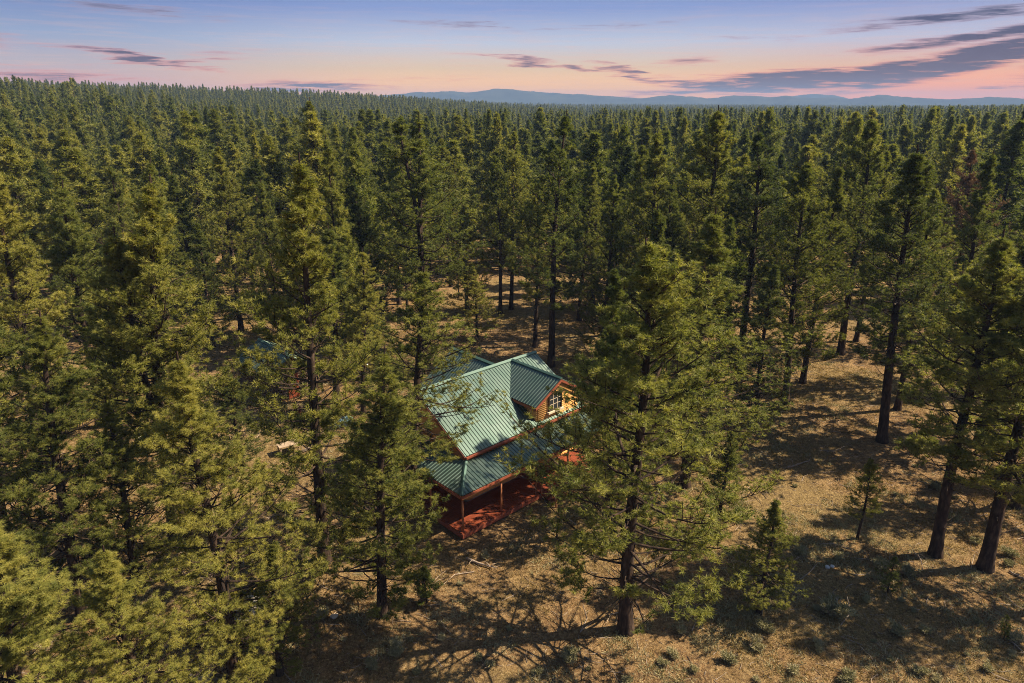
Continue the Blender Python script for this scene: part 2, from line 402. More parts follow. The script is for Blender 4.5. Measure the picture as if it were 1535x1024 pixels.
    out_ = (lat*(side*np.cos(phi))[..., None] + upv*np.sin(phi)[..., None])
    D = Tn*np.cos(ang)[..., None] + out_*np.abs(np.sin(ang))[..., None] + np.array([0, 0, .22]); D = unit(D)
    tl = (L[:, None]*.34*(1.2 - s) + .07 + .12*L[:, None])*U(.55, 1.25, (nb, m))
    q1, q2 = ph[0], ph[1]
    cl = np.sin(P[..., 0]*3.1 + q1 + 1.3*np.sin(P[..., 2]*1.1))*np.sin(P[..., 1]*3.3 + q2) + .9*np.sin(P[..., 2]*2.7 + P[..., 0]*1.4 + q2)*np.cos(P[..., 1]*1.7 + q1)
    keep = (U(0, 1, (nb, m)) > open_) & (U(0, 1, (nb, m)) < .30 + .70*np.minimum(1, L/(.5*rad))[:, None]) & (cl*clump + rng.normal(0, .25, (nb, m)) > -.38 - .25*(t > .85)[:, None])
    P, D, tl = P[keep], D[keep], tl[keep]; NT_ = len(P)
    q = np.array([0, .55, 1.0])
    TP = P[:, None] + D[:, None]*tl[:, None, None]*q[None, :, None]
    TP[:, 2, 2] += tl*U(0, .3, NT_)
    parts.append(tubes(TP, np.broadcast_to(np.array([.014, .010, .004]), (NT_, 3)), 3))
    # tufts
    k = tufts
    qq = .3 + .75*((np.arange(k)[None] + U(0, 1, (NT_, k)))/k)
    tp = P[:, None] + D[:, None]*(tl[:, None]*qq)[..., None]; tp[..., 2] += (tl[:, None]*.25)*np.clip(qq - .5, 0, 1)
    tp = tp + rng.normal(0, .05, tp.shape)*np.minimum(1, nlen/.2)
    ax = unit(np.broadcast_to(D[:, None], tp.shape) + np.array([0, 0, .55]) + rng.normal(0, .35, tp.shape))
    tint = np.clip(rng.normal(.45, .17, (NT_, 1)) + rng.normal(0, .12, (NT_, k)), 0, 1)
    tp = tp.reshape(-1, 3); ax = ax.reshape(-1, 3); tint = tint.ravel()
    nn = needles
    nd = unit(ax[:, None]*.75 + unit(rng.normal(0, 1, (len(tp), nn, 3)))*.95)
    ln = nlen*U(.65, 1.2, (len(tp), nn, 1))
    w = unit(np.cross(nd, unit(rng.normal(0, 1, nd.shape))))*nwid*.5
    b0 = tp[:, None] + nd*ln*.04
    V = np.stack([b0 - w, b0 + w, b0 + nd*ln + w*.25], 2).reshape(-1, 3)
    Tt = np.arange(len(V)).reshape(-1, 3)
    ti = np.repeat(tint, nn*3) + np.repeat(rng.normal(0, .05, len(tp)*nn), 3)
    # wood mesh
    off = 0; WV = []; WQ = []
    for v, f in parts: WV.append(v); WQ.append(f + off); off += len(v)
    return (np.concatenate(WV), np.concatenate(WQ)), (V, Tt, ti)
VAR = {}
def variant(key, **kw):
    (wv, wq), (cv, ct, ti) = make_pine(**kw)
    wood = np_mesh('trunk', wv, quads=wq, mat=M['bark'], smooth=True)
    crown = np_mesh('crown', cv, tris=ct, mat=M['needle'], attr=ti)
    VAR[key] = (wood, crown, kw.get('h', 18.0), kw.get('rad', 3.2))
for i in range(4): variant(f'full{i}', seed=11+i, cb=.09, nb=140, twigs=14, tufts=5, needles=21, nlen=.165, nwid=.022)
for i in range(3): variant(f'tall{i}', seed=31+i, cb=.27, nb=118, twigs=14, tufts=5, needles=21, nlen=.165, nwid=.022)
for i in range(2): variant(f'fine{i}', seed=91+i, cb=.08, nb=140, twigs=15, tufts=6, needles=34, nlen=.13, nwid=.011, stubs=22)
variant('fork0', seed=41, cb=.26, nb=134, twigs=14, tufts=5, needles=21, nlen=.165, nwid=.022, fork=(.45, 1.3, -.2))
variant('open0', seed=51, bias=.22, cb=.12, nb=124, twigs=18, tufts=6, needles=21, nlen=.16, nwid=.020, rad=4.4, open_=.12, stubs=26)
variant('open1', seed=52, cb=.14, nb=104, twigs=15, tufts=5, needles=21, nlen=.16, nwid=.020, rad=3.8, open_=.15, stubs=24)
variant('young0', seed=61, clump=.5, h=5.0, rad=1.1, cb=.12, nb=46, twigs=7, tufts=3, needles=12, nlen=.17, stubs=4)
variant('young1', seed=62, h=6.0, rad=1.7, cb=.14, clump=.8, nb=90, twigs=11, tufts=5, needles=13, nlen=.18, stubs=2)
variant('mid0', seed=71, cb=.12, nb=112, twigs=11, tufts=3, needles=9, nlen=.36, nwid=.08, kt=6, stubs=6)
variant('mid1', seed=72, cb=.24, nb=104, twigs=11, tufts=3, needles=9, nlen=.36, nwid=.08, kt=6, stubs=8)
variant('mid2', seed=73, cb=.18, nb=108, twigs=11, tufts=3, needles=9, nlen=.36, nwid=.08, kt=6, stubs=6, rad=2.7)
variant('mid3', seed=74, cb=.30, nb=102, twigs=11, tufts=3, needles=9, nlen=.36, nwid=.08, kt=6, stubs=8, rad=3.0)

def place(key, x, y, h, rad, rz, lean=(0, 0), mat=None, name='pine_tree'):
    wood, crown, vh, vr = VAR[key]
    z = float(terrain(x, y))
    e = empty(name, (x, y, z - .02)); e.rotation_mode = 'XYZ'
    e.rotation_euler = (lean[1], lean[0], 0)
    # spin the mesh inside the lean: children carry the spin
    for nm, me in (('trunk', wood), ('crown', crown)):
        o = obj(nm, me, e); o.rotation_euler = (0, 0, rz); o.scale = (rad/vr, rad/vr, h/vh)
        if nm == 'crown' and mat:
            o.material_slots[0].link = 'OBJECT'; o.material_slots[0].material = M[mat]
    return e
G_NEAR = 'ponderosa pines standing round the cabin'
# base px, top px, crown radius m, variant, needles, label
TREES = [
 ((938,945),(952,342),5.3,'open0','needle','broad open pine with wide airy lower boughs, right of the porch steps'),
 ((912,800),(922,385),2.6,'full1','needle','slim pine just behind the broad centre pine, its trunk slightly to the left'),
 ((1026,728),(1068,302),3.9,'full2','needle','dense conical pine right behind the broad centre pine'),
 ((573,922),(568,508),3.0,'full3','needle_olive','shorter pine with bare lower trunk left in front of the porch corner'),
 ((487,842),(447,214),3.6,'full0','needle_olive','tall bright olive pine left of the cabin with a thick dark base'),
 ((616,766),(655,385),4.2,'open1','needle_olive','thin open pine whose boughs hang in front of the main green roof'),
 ((352,1035),(288,512),3.2,'fine0','needle_olive','yellow green pine in the lower left with boughs down to the ground'),
 ((262,812),(206,248),3.4,'tall0','needle_olive','tall pine with dead brown twigs round its trunk, left one of two close bases'),
 ((289,818),(150,330),3.1,'tall1','needle_olive','pine beside the twin dark base at left, leaning out to the left'),
 ((125,925),(48,455),3.4,'fine1','needle_olive','large pine at the lower left with pale bare bark showing'),
 ((20,870),(-60,330),3.4,'full2','needle_olive','large pine cut by the left edge of the photo'),
 ((70,1230),(-20,760),3.4,'fine1','needle_olive','pine filling the bottom left corner of the photo'),
 ((235,1180),(175,800),2.4,'fine0','needle_olive','low pine at the bottom edge between the corner pine and the yellow green pine'),
 ((60,700),(-5,225),3.5,'full1','needle_olive','bright pine at the left edge below the forest slope'),
 ((150,640),(92,262),3.3,'full3','needle','pine with a rounded top standing inside the left edge'),
 ((190,700),(150,420),2.1,'full2','needle','medium pine between the two large left hand pines'),
 ((258,560),(218,232),3.2,'tall2','needle','pine behind the one with dead brown twigs'),
 ((362,497),(326,208),3.2,'full0','needle_olive','pale olive pine standing above the bare patch at left'),
 ((402,475),(376,228),3.1,'tall1','needle_dark','dark pine with a bare black trunk left of the tall bright olive pine'),
 ((365,705),(335,545),1.9,'full2','needle_dark','shaded pine in front of the green roofed shed'),
 ((505,600),(490,330),3.2,'tall0','needle','pine behind the tall bright olive pine, standing by the shed clearing'),
 ((545,620),(540,368),2.6,'full3','needle_olive','mid green pine between the tall olive pine and the cabin roof'),
 ((478,440),(469,140),4.4,'tall2','needle_olive','tall pine with orange tinted tip breaking the skyline left of centre'),
 ((540,440),(530,180),3.6,'full0','needle','round headed pine right of the orange tipped pine'),
 ((565,520),(520,255),2.8,'full1','needle_dark','dark narrow pine left of the twin topped pine'),
 ((640,520),(621,162),4.6,'fork0','needle','tall dark pine with two tops left of centre'),
 ((700,470),(694,300),2.9,'full2','needle_olive','bright pine right of the twin topped pine, behind the cabin'),
 ((715,505),(712,395),1.9,'full3','needle_olive','small pine just behind the rear wing roof'),
 ((676,430),(664,198),3.0,'tall0','needle_olive','olive pine behind the right top of the twin topped pine'),
 ((750,470),(745,222),2.6,'tall1','needle','slender bare trunked pine in the gap behind the cabin, left one'),
 ((766,464),(775,186),2.9,'tall2','needle','slender bare trunked pine in the gap behind the cabin, right one'),
 ((802,520),(806,262),2.7,'tall0','needle','pine behind the main ridge with a thin black trunk'),
 ((826,549),(845,158),3.7,'tall2','needle','tall pine right behind the peak of the main roof'),
 ((868,480),(888,232),3.0,'full1','needle','pine right of the tall pine behind the roof peak'),
 ((900,545),(925,250),2.7,'full0','needle','narrow pine beyond the broad centre pine, left side'),
 ((945,500),(968,205),3.1,'tall1','needle','pine in the middle distance above the broad centre pine'),
 ((990,560),(1010,262),3.2,'full3','needle_dark','dark blue green pine above the dense conical pine'),
 ((1040,540),(1072,150),4.4,'tall0','needle','tall pine with a wide triangular top right of centre'),
 ((1108,560),(1138,183),3.9,'tall2','needle_dark','tall pine with a dark bare stem right of the wide triangular top'),
 ((1177,604),(1212,228),3.3,'tall1','needle_olive','pine with a clean reddish trunk at the left of the right hand clearing'),
 ((1203,574),(1258,235),2.9,'full2','needle_olive','slim pine beside the clean reddish trunk'),
 ((1260,531),(1308,163),3.8,'tall0','needle','tall pine with a thick black trunk at the back of the right clearing'),
 ((1283,512),(1340,215),2.8,'tall2','needle','thinner pine right of the thick black trunk'),
 ((1322,662),(1372,205),3.9,'tall1','needle_dark','dark heavy trunked pine in the middle of the right clearing'),
 ((1345,614),(1412,270),3.0,'tall2','needle','pine directly behind the heavy dark trunk'),
 ((1402,832),(1492,330),3.6,'tall0','needle','leaning looking pine with clean trunk at right, left one of the front pair'),
 ((1476,853),(1606,345),3.9,'tall1','needle','thick pine at the right edge, right one of the front pair'),
 ((1465,667),(1560,300),3.4,'tall2','needle','pine behind the front pair near the right edge'),
 ((1425,575),(1490,215),3.2,'full1','needle','bright pine in front of the dead brown one'),
 ((1500,640),(1590,240),3.2,'tall0','needle','pine half cut by the right edge'),
 ((1415,520),(1464,212),2.8,'tall2','needle_dead','dead brown pine with rusty twigs near the right edge'),
 ((1520,760),(1640,420),3.0,'full3','needle','low pine mostly outside the right edge'),
 ((1700,900),(1850,380),3.4,'tall2','needle','pine outside the right edge'),
 ((205,880),(160,590),2.5,'fine1','needle_olive','medium bright pine between the large lower left pine and the twin dark base'),
 ((420,1010),(404,800),1.7,'fine0','needle_olive','low bushy pine at the right foot of the yellow green pine'),
 ((962,642),(994,300),3.0,'full1','needle_dark','dark pine beyond the porch end, half hidden by the broad airy pine'),
 ((1130,640),(1160,385),2.5,'full0','needle_dark','shaded pine right behind the dense conical pine'),
]
rng = random.Random(5)
TP = []
for (b, t, r, key, mat, lab) in TREES:
    p = at(*b); p = at(b[0], b[1], float(terrain(p[0], p[1])))
    d = ray(*t); s = p[1]/d[1]; top = np.array([0, 0, H]) + d*s
    h = top[2] - p[2]; lx = max(-.09, min(.09, (top[0] - p[0])/h))
    h = max(3.0, h); r *= 1.32
    tag(place(key, p[0], p[1], h, r, 0.2 if key == 'open0' else rng.uniform(0, 6.28), (lx, rng.uniform(-.015, .015)), mat), lab, 'pine tree', G_NEAR)
    TP.append((p[0], p[1]))
YOUNG = [
 ((1285,808),(1292,682),1.3,'tall1','needle_olive','thin young pine in the sunny gap left of the front pair at right'),
 ((1138,917),(1166,738),2.0,'full2','needle_olive','bushy young pine at the right of the broad centre pine'),
 ((1503,962),(1516,928),.35,'young0','needle_olive','knee high pine seedling by the right bottom edge'),
 ((500,812),(498,786),.5,'young1','needle_olive','little pine bush at the foot of the thick dark base'),
 ((1330,890),(1334,838),.6,'young0','needle','small dark sapling in the shade left of the front pair'),
 ((640,905),(646,852),.8,'young1','needle','low young pine in the shade right of the shorter front pine'),
 ((300,790),(296,735),1.0,'young1','needle_olive','young pine beside the twin dark base'),
 ((1075,800),(1090,640),1.8,'full3','needle_olive','half grown pine right behind the broad centre pine'),
]
for (b, t, r, key, mat, lab) in YOUNG:
    p = at(*b); d = ray(*t); s = p[1]/d[1]; top = np.array([0, 0, H]) + d*s
    tag(place(key, p[0], p[1], max(.8, top[2]), r, rng.uniform(0, 6.28), (0, 0), mat, 'young_pine'), lab, 'young pine', 'young pines in the clearing')

# ------------------------------------------------------------------ the forest beyond
nr = np.random.default_rng(77)
def limit(u):
    return np.interp(u, [-250, 0, 300, 335, 375, 395, 480, 500, 655, 680, 735, 745, 870, 895, 1130, 1160, 1400, 1500, 1560, 1800],
                        [980, 780, 690, 470, 470, 560, 560, 620, 600, 500, 470, 415, 415, 590, 590, 440, 440, 500, 640, 760])
def scatter(r0, r1, sp, jit=.42):
    n = int(r1/sp) + 2
    gx, gy = np.meshgrid(np.arange(-n, n + 1), np.arange(0, n + 1))
    x = (gx + .5*(gy % 2)).ravel()*sp + nr.uniform(-jit, jit, gx.size)*sp; y = gy.ravel()*sp*.9 + nr.uniform(-jit, jit, gx.size)*sp
    r = np.hypot(x, y); az = np.degrees(np.arctan2(x, y))
    k = (r >= r0) & (r < r1) & (np.abs(az) < 41 + 400/np.maximum(r, 20))
    return x[k], y[k]
xs, ys = [], []
for a, b, sp in ((40, 300, 5.7), (300, 900, 6.8), (900, 2700, 11)):
    x, y = scatter(a, b, sp); xs.append(x); ys.append(y)
X = np.concatenate(xs); Y = np.concatenate(ys); Z = terrain(X, Y)
keep = np.ones(len(X), bool)
uu, vv = proj(X, Y, Z)
keep &= (vv < limit(uu))
near = np.hypot(X, Y) < 140
TPa = np.array(TP)
dmin = np.full(len(X), 99.0)
dmin[near] = np.min(np.hypot(X[near, None] - TPa[None, :, 0], Y[near, None] - TPa[None, :, 1]), axis=1)
keep &= dmin > np.where(uu < 720, 3.3, 4.0)
hu_ = X*math.cos(R(43.1)) + Y*math.sin(R(43.1)); hv_ = X*math.sin(R(43.1)) - Y*math.cos(R(43.1))
keep &= ~((hu_ > 16.5) & (hu_ < 33.5) & (hv_ > -37.5) & (hv_ < -21.5))
keep &= np.hypot(X + 19, Y - 51) > 5.5
keep &= ~((nr.uniform(0, 1, len(X)) < .10))
X, Y, Z, uu, vv = X[keep], Y[keep], Z[keep], uu[keep], vv[keep]
HT = np.clip(nr.normal(17.2, 2.7, len(X)), 8, 21.8); HT = np.where(nr.uniform(0, 1, len(X)) < .16, HT*.6, HT)
order = np.argsort(np.hypot(X, Y))
X, Y, Z, HT = X[order], Y[order], Z[order], HT[order]
ut, vt = proj(X, Y, Z + HT)
seen = (ut > -10) & (ut < 1545)
N_IND = 300 - len(TREES) + 1
LAND = {0:'broad airy centre pine', 2:'dense conical pine', 4:'tall bright olive pine', 7:'pine with brown twigs', 9:'pale barked lower pine', 13:'bright left edge pine',
        14:'round topped left pine', 17:'pine above the bare patch', 18:'black stemmed left pine', 22:'orange tipped pine', 25:'twin topped pine', 29:'slender pine in the gap',
        32:'tall pine behind the roof peak', 35:'pine above the centre', 36:'blue green pine', 37:'wide triangular pine', 38:'dark stemmed tall pine', 39:'reddish trunked pine',
        41:'thick black trunked pine', 43:'heavy dark trunked pine', 45:'clean trunked front pine', 50:'dead brown pine'}
ORD = ['nearest', 'second', 'third', 'fourth', 'fifth', 'sixth', 'seventh', 'eighth', 'ninth', 'tenth', 'eleventh', 'twelfth', 'thirteenth', 'fourteenth', 'fifteenth',
       'sixteenth', 'seventeenth', 'eighteenth', 'nineteenth', 'twentieth', 'twenty first', 'twenty second', 'twenty third', 'twenty fourth', 'twenty fifth']
ORD += ['further ' + w for w in ORD]
# which tips rise clear of the crowns before them
sil = [(t[0], t[1], b[1], 1.0*r_*F/math.hypot(*at(b[0], b[1])[:2])) for (b, t, r_, *_q) in TREES]
idx_seen = []
for i in np.where(seen)[0]:
    if len(idx_seen) >= N_IND: break
    d = math.hypot(X[i], Y[i]); wpx = 3.4*F/d; ub, vb = proj(X[i], Y[i], Z[i])
    hid = 0; S_ = np.array(sil)
    for q, (ou, ov) in enumerate(((0, .0), (-.3, .2), (.3, .2))):
        pu, pv = ut[i] + ou*wpx, vt[i] + ov*(vb - vt[i])
        f_ = np.clip((pv - S_[:, 1])/(S_[:, 2] - S_[:, 1]), 0, 1)
        hid += bool(np.any((pv > S_[:, 1] + 4) & (pv < S_[:, 2]) & (np.abs(pu - S_[:, 0]) < S_[:, 3]*.8*np.minimum(1, f_*1.6))))
    sil.append((float(ut[i]), float(vt[i]), float(vb), wpx))
    if hid < 3 and vt[i] > 0: idx_seen.append(int(i))
ind = set(idx_seen)
def relational(pts, marks, fmt):
    """ordinal labels: every point is named from its nearest landmark and the side it lies on"""
    cells = {}
    for k_, (u, v) in pts.items():
        l = min(marks, key=lambda m: (marks[m][1][0] - u)**2 + (marks[m][1][1] - v)**2*2)
        lu, lv = marks[l][1]
        cells.setdefault((l, u < lu, v < lv), []).append((math.hypot(u - lu, v - lv), k_))
    out = {}
    for (l, lf, up), lst in cells.items():
        for j, (_, k_) in enumerate(sorted(lst)): out[k_] = fmt(ORD[min(j, len(ORD) - 1)], lf, up, marks[l][0])
    return out
marks = {k_: (nm, TREES[k_][1]) for k_, nm in LAND.items()}
labs = relational({i: (float(ut[i]), float(vt[i])) for i in idx_seen}, marks,
    lambda o, lf, up, nm: f"pine whose tip is {o} {'above' if up else 'below'} {'left' if lf else 'right'} of the {nm}")
for i in idx_seen:
    v = int(nr.integers(0, 4)); d = math.hypot(X[i], Y[i])
    key = f'mid{v}' if d > 75 else ('full0', 'tall0', 'full2', 'tall2')[v]
    mat = nr.choice(['needle', 'needle_olive', 'needle_dark'], p=[.55, .33, .12])
    e = place(key, float(X[i]), float(Y[i]), float(HT[i]), float(nr.uniform(3.1, 4.6)*(.45 + .55*HT[i]/17)), float(nr.uniform(0, 6.28)), (float(nr.normal(0, .015)), float(nr.normal(0, .015))), mat)
    tag(e, labs[i], 'pine tree', 'forest pines behind the cabin')
rest = np.array([i for i in range(len(X)) if i not in ind and not (ut[i] < 0 and math.hypot(X[i], Y[i]) < 95)])
# far trees: one object of forest made by geometry nodes from four tree meshes
SRC = bpy.data.collections.new('forest tree sources')
def far_src(i, **kw):
    (wv, wq), (cv, ct, ti) = make_pine(**kw)
    v = np.concatenate([wv, cv]); a = np.concatenate([np.zeros(len(wv)), ti])
    me = np_mesh('forest_pine', v, tris=ct + len(wv), quads=wq, mat=M['needle'], attr=a)
    me.materials.append(M['bark'])
    mi = np.zeros(len(me.polygons), np.int32); mi[len(ct):] = 1; me.polygons.foreach_set('material_index', mi)
    o = bpy.data.objects.new(f'far_forest_pine_{i}', me); SRC.objects.link(o)
far_src(0, seed=81, rad=3.6, cb=.14, nb=60, twigs=8, tufts=2, needles=6, nlen=.5, nwid=.19, pw=1.05, kt=4, stubs=0)
far_src(1, seed=82, cb=.22, nb=56, twigs=8, tufts=2, needles=6, nlen=.5, nwid=.19, pw=1.05, kt=4, stubs=0, rad=3.2)
far_src(2, seed=83, cb=.10, nb=60, twigs=8, tufts=2, needles=6, nlen=.5, nwid=.19, pw=1.05, kt=4, stubs=0, rad=3.1)
far_src(3, seed=84, cb=.28, nb=52, twigs=8, tufts=2, needles=6, nlen=.5, nwid=.19, pw=1.05, kt=4, stubs=0, rad=3.8)
for i in range(4):   # the nearer ones get the finer trees
    wood, crown = VAR[f'mid{i}'][:2]
    nw, nc_ = len(wood.vertices), len(crown.vertices)
    wv = np.empty(nw*3, np.float32); wood.vertices.foreach_get('co', wv); cv = np.empty(nc_*3, np.float32); crown.vertices.foreach_get('co', cv)
    wq = np.empty(len(wood.loops), np.int32); wood.loops.foreach_get('vertex_index', wq)
    ti = np.empty(nc_, np.float32); crown.attributes['tint'].data.foreach_get('value', ti)
    me = np_mesh('forest_pine_near', np.concatenate([wv, cv]).reshape(-1, 3), tris=np.arange(nc_).reshape(-1, 3) + nw, quads=wq.reshape(-1, 4), mat=M['needle'], attr=np.concatenate([np.zeros(nw), ti]))
    me.materials.append(M['bark']); mi = np.zeros(len(me.polygons), np.int32); mi[nc_//3:] = 1; me.polygons.foreach_set('material_index', mi)
    SRC.objects.link(bpy.data.objects.new(f'near_forest_pine_{i}', me))
def forest(name, idx):
    me = bpy.data.meshes.new(name)
    n = len(idx); me.vertices.add(n)
    me.vertices.foreach_set('co', np.stack([X[idx], Y[idx], Z[idx] - .1], -1).astype(np.float32).ravel())
    sc = np.stack([HT[idx]/18*nr.uniform(.85, 1.25, n)]*2 + [HT[idx]/18], -1).astype(np.float32)
    a = me.attributes.new('sc', 'FLOAT_VECTOR', 'POINT'); a.data.foreach_set('vector', sc.ravel())
    ro = np.stack([nr.normal(0, .015, n), nr.normal(0, .015, n), nr.uniform(0, 6.28, n)], -1).astype(np.float32)
    a = me.attributes.new('ro', 'FLOAT_VECTOR', 'POINT'); a.data.foreach_set('vector', ro.ravel())
    a = me.attributes.new('vi', 'INT', 'POINT'); a.data.foreach_set('value', (nr.integers(0, 4, n) + 4*(np.hypot(X[idx], Y[idx]) < 190)).astype(np.int32))
    o = obj(name, me)
    ng = bpy.data.node_groups.new(name, 'GeometryNodeTree')
    ng.interface.new_socket('Geometry', in_out='INPUT', socket_type='NodeSocketGeometry')
    ng.interface.new_socket('Geometry', in_out='OUTPUT', socket_type='NodeSocketGeometry')
    N = ng.nodes; Lk = ng.links
    gi = N.new('NodeGroupInput'); go = N.new('NodeGroupOutput')
    ci = N.new('GeometryNodeCollectionInfo'); ci.inputs['Collection'].default_value = SRC; ci.inputs['Separate Children'].default_value = True; ci.inputs['Reset Children'].default_value = True
    ip = N.new('GeometryNodeInstanceOnPoints'); ip.inputs['Pick Instance'].default_value = True
    def attr(nm, ty):
        q = N.new('GeometryNodeInputNamedAttribute'); q.data_type = ty; q.inputs['Name'].default_value = nm; return q.outputs['Attribute']
    Lk.new(gi.outputs[0], ip.inputs['Points']); Lk.new(ci.outputs[0], ip.inputs['Instance'])
    Lk.new(attr('vi', 'INT'), ip.inputs['Instance Index']); Lk.new(attr('sc', 'FLOAT_VECTOR'), ip.inputs['Scale'])
    e2r = N.new('FunctionNodeEulerToRotation'); Lk.new(attr('ro', 'FLOAT_VECTOR'), e2r.inputs[0]); Lk.new(e2r.outputs[0], ip.inputs['Rotation'])
    Lk.new(ip.outputs[0], go.inputs[0])
    md = o.modifiers.new('forest', 'NODES'); md.node_group = ng
    return o
tag(forest('forest', rest), 'dense pine forest reaching to the skyline beyond the nearer pines', 'forest', None, 'stuff')
print('trees', len(TREES), len(idx_seen), 'forest', len(rest))

# ------------------------------------------------------------------ ground cover
def tuft_mesh(seed, cen, hgt, rad_, blades, wid, mat, up=1.0, name='tufts'):
    r = np.random.default_rng(seed); n = len(cen)
    d = r.normal(0, 1, (n, blades, 3)); d[..., 2] = np.abs(d[..., 2])*.6 + up; d = unit(d)
    b = cen[:, None] + np.stack([r.normal(0, 1, (n, blades)), r.normal(0, 1, (n, blades)), np.zeros((n, blades))], -1)*rad_[:, None, None]*.45
    ln = hgt[:, None, None]*r.uniform(.5, 1.1, (n, blades, 1))
    w = unit(np.cross(d, r.normal(0, 1, d.shape)))*wid*.5
    V = np.stack([b - w, b + w, b + d*ln], 2).reshape(-1, 3)
    ti = np.repeat(np.clip(r.normal(.45, .22, n), 0, 1), blades*3)
    return np_mesh(name, V, tris=np.arange(len(V)).reshape(-1, 3), mat=mat, attr=ti)
def ground_pts(seed, n, ulo, uhi, vlo, vhi):
    r = np.random.default_rng(seed); u = r.uniform(ulo, uhi, n); v = r.uniform(vlo, vhi, n)
    P = np.array([at(a, b) for a, b in zip(u, v)]); return P
def field(x, y, s, ph):
    return np.sin(x*s + ph)*np.cos(y*s*1.3 + ph*2) + .6*np.sin(x*s*2.7 + y*s*1.9 + ph) + .4*np.cos(y*s*4.1 - x*s*3.3)
gr = np.random.default_rng(9)
gx = gr.uniform(-34, 42, 150000); gy = gr.uniform(13, 80, 150000)
k = (field(gx, gy, .25, 1.) + gr.normal(0, .7, len(gx)) > .1) & (np.abs(gx) < gy*.85 + 3)
c_, s_ = math.cos(R(43.1)), math.sin(R(43.1))
hu = gx*c_ + gy*s_; hv = gx*s_ - gy*c_
k &= ~((hu > 18.8) & (hu < 31.5) & (hv > -35.2) & (hv < -23.0))
gx, gy = gx[k], gy[k]; gz = terrain(gx, gy)
hh = gr.uniform(.06, .20, len(gx))*(1 + .9*(field(gx, gy, .8, 2.) > .9))
tag(obj('dry_grass', tuft_mesh(4, np.stack([gx, gy, gz], -1), hh, hh*1.0, 7, .028, M['grass'])), 'dry straw coloured grass on the forest floor', 'grass', None, 'stuff')
# sagebrush: each bush a thing
def bush_mesh(seed):
    r = np.random.default_rng(seed); n = 260
    nc = 7; ca = r.uniform(0, 6.28, nc); cr = r.uniform(0, .42, nc); ch = r.uniform(.28, .62, nc); cw = r.uniform(.10, .22, nc)
    w_ = r.integers(0, nc, n); a = r.uniform(0, 6.28, n); q = np.sqrt(r.uniform(0, 1, n)); hz = r.uniform(.12, 1, n)**.7
    cen = np.stack([cr[w_]*np.cos(ca[w_])*hz + q*np.cos(a)*cw[w_], cr[w_]*np.sin(ca[w_])*hz + q*np.sin(a)*cw[w_], hz*ch[w_]], -1)
    d = unit(np.stack([cen[:, 0]*1.2, cen[:, 1]*1.2, np.full(n, .7)], -1) + r.normal(0, .25, (n, 3)))
    bl = 7
    dd = unit(d[:, None] + r.normal(0, .5, (n, bl, 3))); w = unit(np.cross(dd, r.normal(0, 1, dd.shape)))*.016
    b = cen[:, None] + r.normal(0, .03, (n, bl, 3)); ln = r.uniform(.07, .17, (n, bl, 1))
    V = np.stack([b - w, b + w, b + dd*ln], 2).reshape(-1, 3); ti = np.repeat(np.clip(r.normal(.45, .2, n), 0, 1), bl*3)
    leaves = np_mesh('leaves', V, tris=np.arange(len(V)).reshape(-1, 3), mat=M['sage'], attr=ti)
    ns = 14; a = r.uniform(0, 6.28, ns); e = r.uniform(.2, .5, ns)
    P = np.stack([np.zeros((ns, 3)), np.stack([np.cos(a)*e*.5, np.sin(a)*e*.5, e*.5], -1), np.stack([np.cos(a)*e, np.sin(a)*e, np.full(ns, .42)], -1)], 1)
    v, f = tubes(P, np.array([.018, .012, .005])[None]*np.ones((ns, 1)), 4)
    return leaves, np_mesh('stems', v, quads=f, mat=M['deadwood'])
BUSH = [bush_mesh(s) for s in (1, 2, 3)]
bush_px = [(1235,905),(1285,895),(1215,915),(1262,925),(1345,905),(1520,830),(1500,845),(1452,820),(1010,975),(975,990),(1020,950),(1080,985),(1130,965),
 (1175,1000),(1210,975),(1255,1000),(1300,960),(1330,990),(1365,1010),(1400,955),(1440,985),(1380,930),(1420,905),(1470,940),(1500,1000),(1525,975),
 (900,1000),(860,985),(945,1015),(820,1010),(1115,1015),(1060,1010),(1160,940),(1095,930),(1350,945),(1235,955),(1410,1015),(1480,1018),(1280,1018),
 (1400,735),(1440,700),(1350,740),(1240,690),(1200,730),(1370,700),(760,955),(700,985),(650,965),(590,985),(520,960),(470,940),(560,1010),(640,1015),
 (740,1010),(1215,835),(1250,850),(1300,870),(1330,850),(1375,870),(1420,780),(1450,755),(1510,790),(1190,780),(690,870),(720,845),(330,760),(365,800),
 (180,720),(240,760),(400,760),(420,800),(440,850),(540,830)]
BM = {0:('broad centre pine', (938,945)), 1:('shorter front pine', (573,922)), 2:('thick dark base', (487,842)), 3:('twin dark base', (275,815)),
      4:('right edge pine', (1476,853)), 5:('clean trunked front pine', (1402,832)), 6:('bushy young pine', (1138,917)), 7:('knee high seedling', (1503,962)),
      8:('thin young pine', (1285,808)), 9:('heavy dark trunk', (1322,662)), 10:('pale flat boulder', (377,916)), 11:('porch corner', (690,797)), 12:('small dark sapling', (1330,890))}
blab = relational({i: p for i, p in enumerate(bush_px)}, BM,
    lambda o, lf, up, nm: f"grey green bush, the {o} {'behind' if up else 'before'} and {'left' if lf else 'right'} of the {nm}")
for i, (u, v) in enumerate(bush_px):
    u += rng.uniform(-20, 20); v += rng.uniform(-12, 8)
    p = at(u, v); z = float(terrain(p[0], p[1]))
    s = (.28 + .75*rng.random()**2.2)*(1.35 if 1200 < u < 1310 and 870 < v < 930 else 1)
    e = empty('sagebrush', (p[0], p[1], z - .03), rng.uniform(0, 6.28)); e.scale = (s*1.25, s*1.25, s*.95)
    lv, st = BUSH[i % 3]
    obj('leaves', lv, e); obj('stems', st, e)
    tag(e, blab[i], 'bush', 'sagebrush bushes on the dry ground')

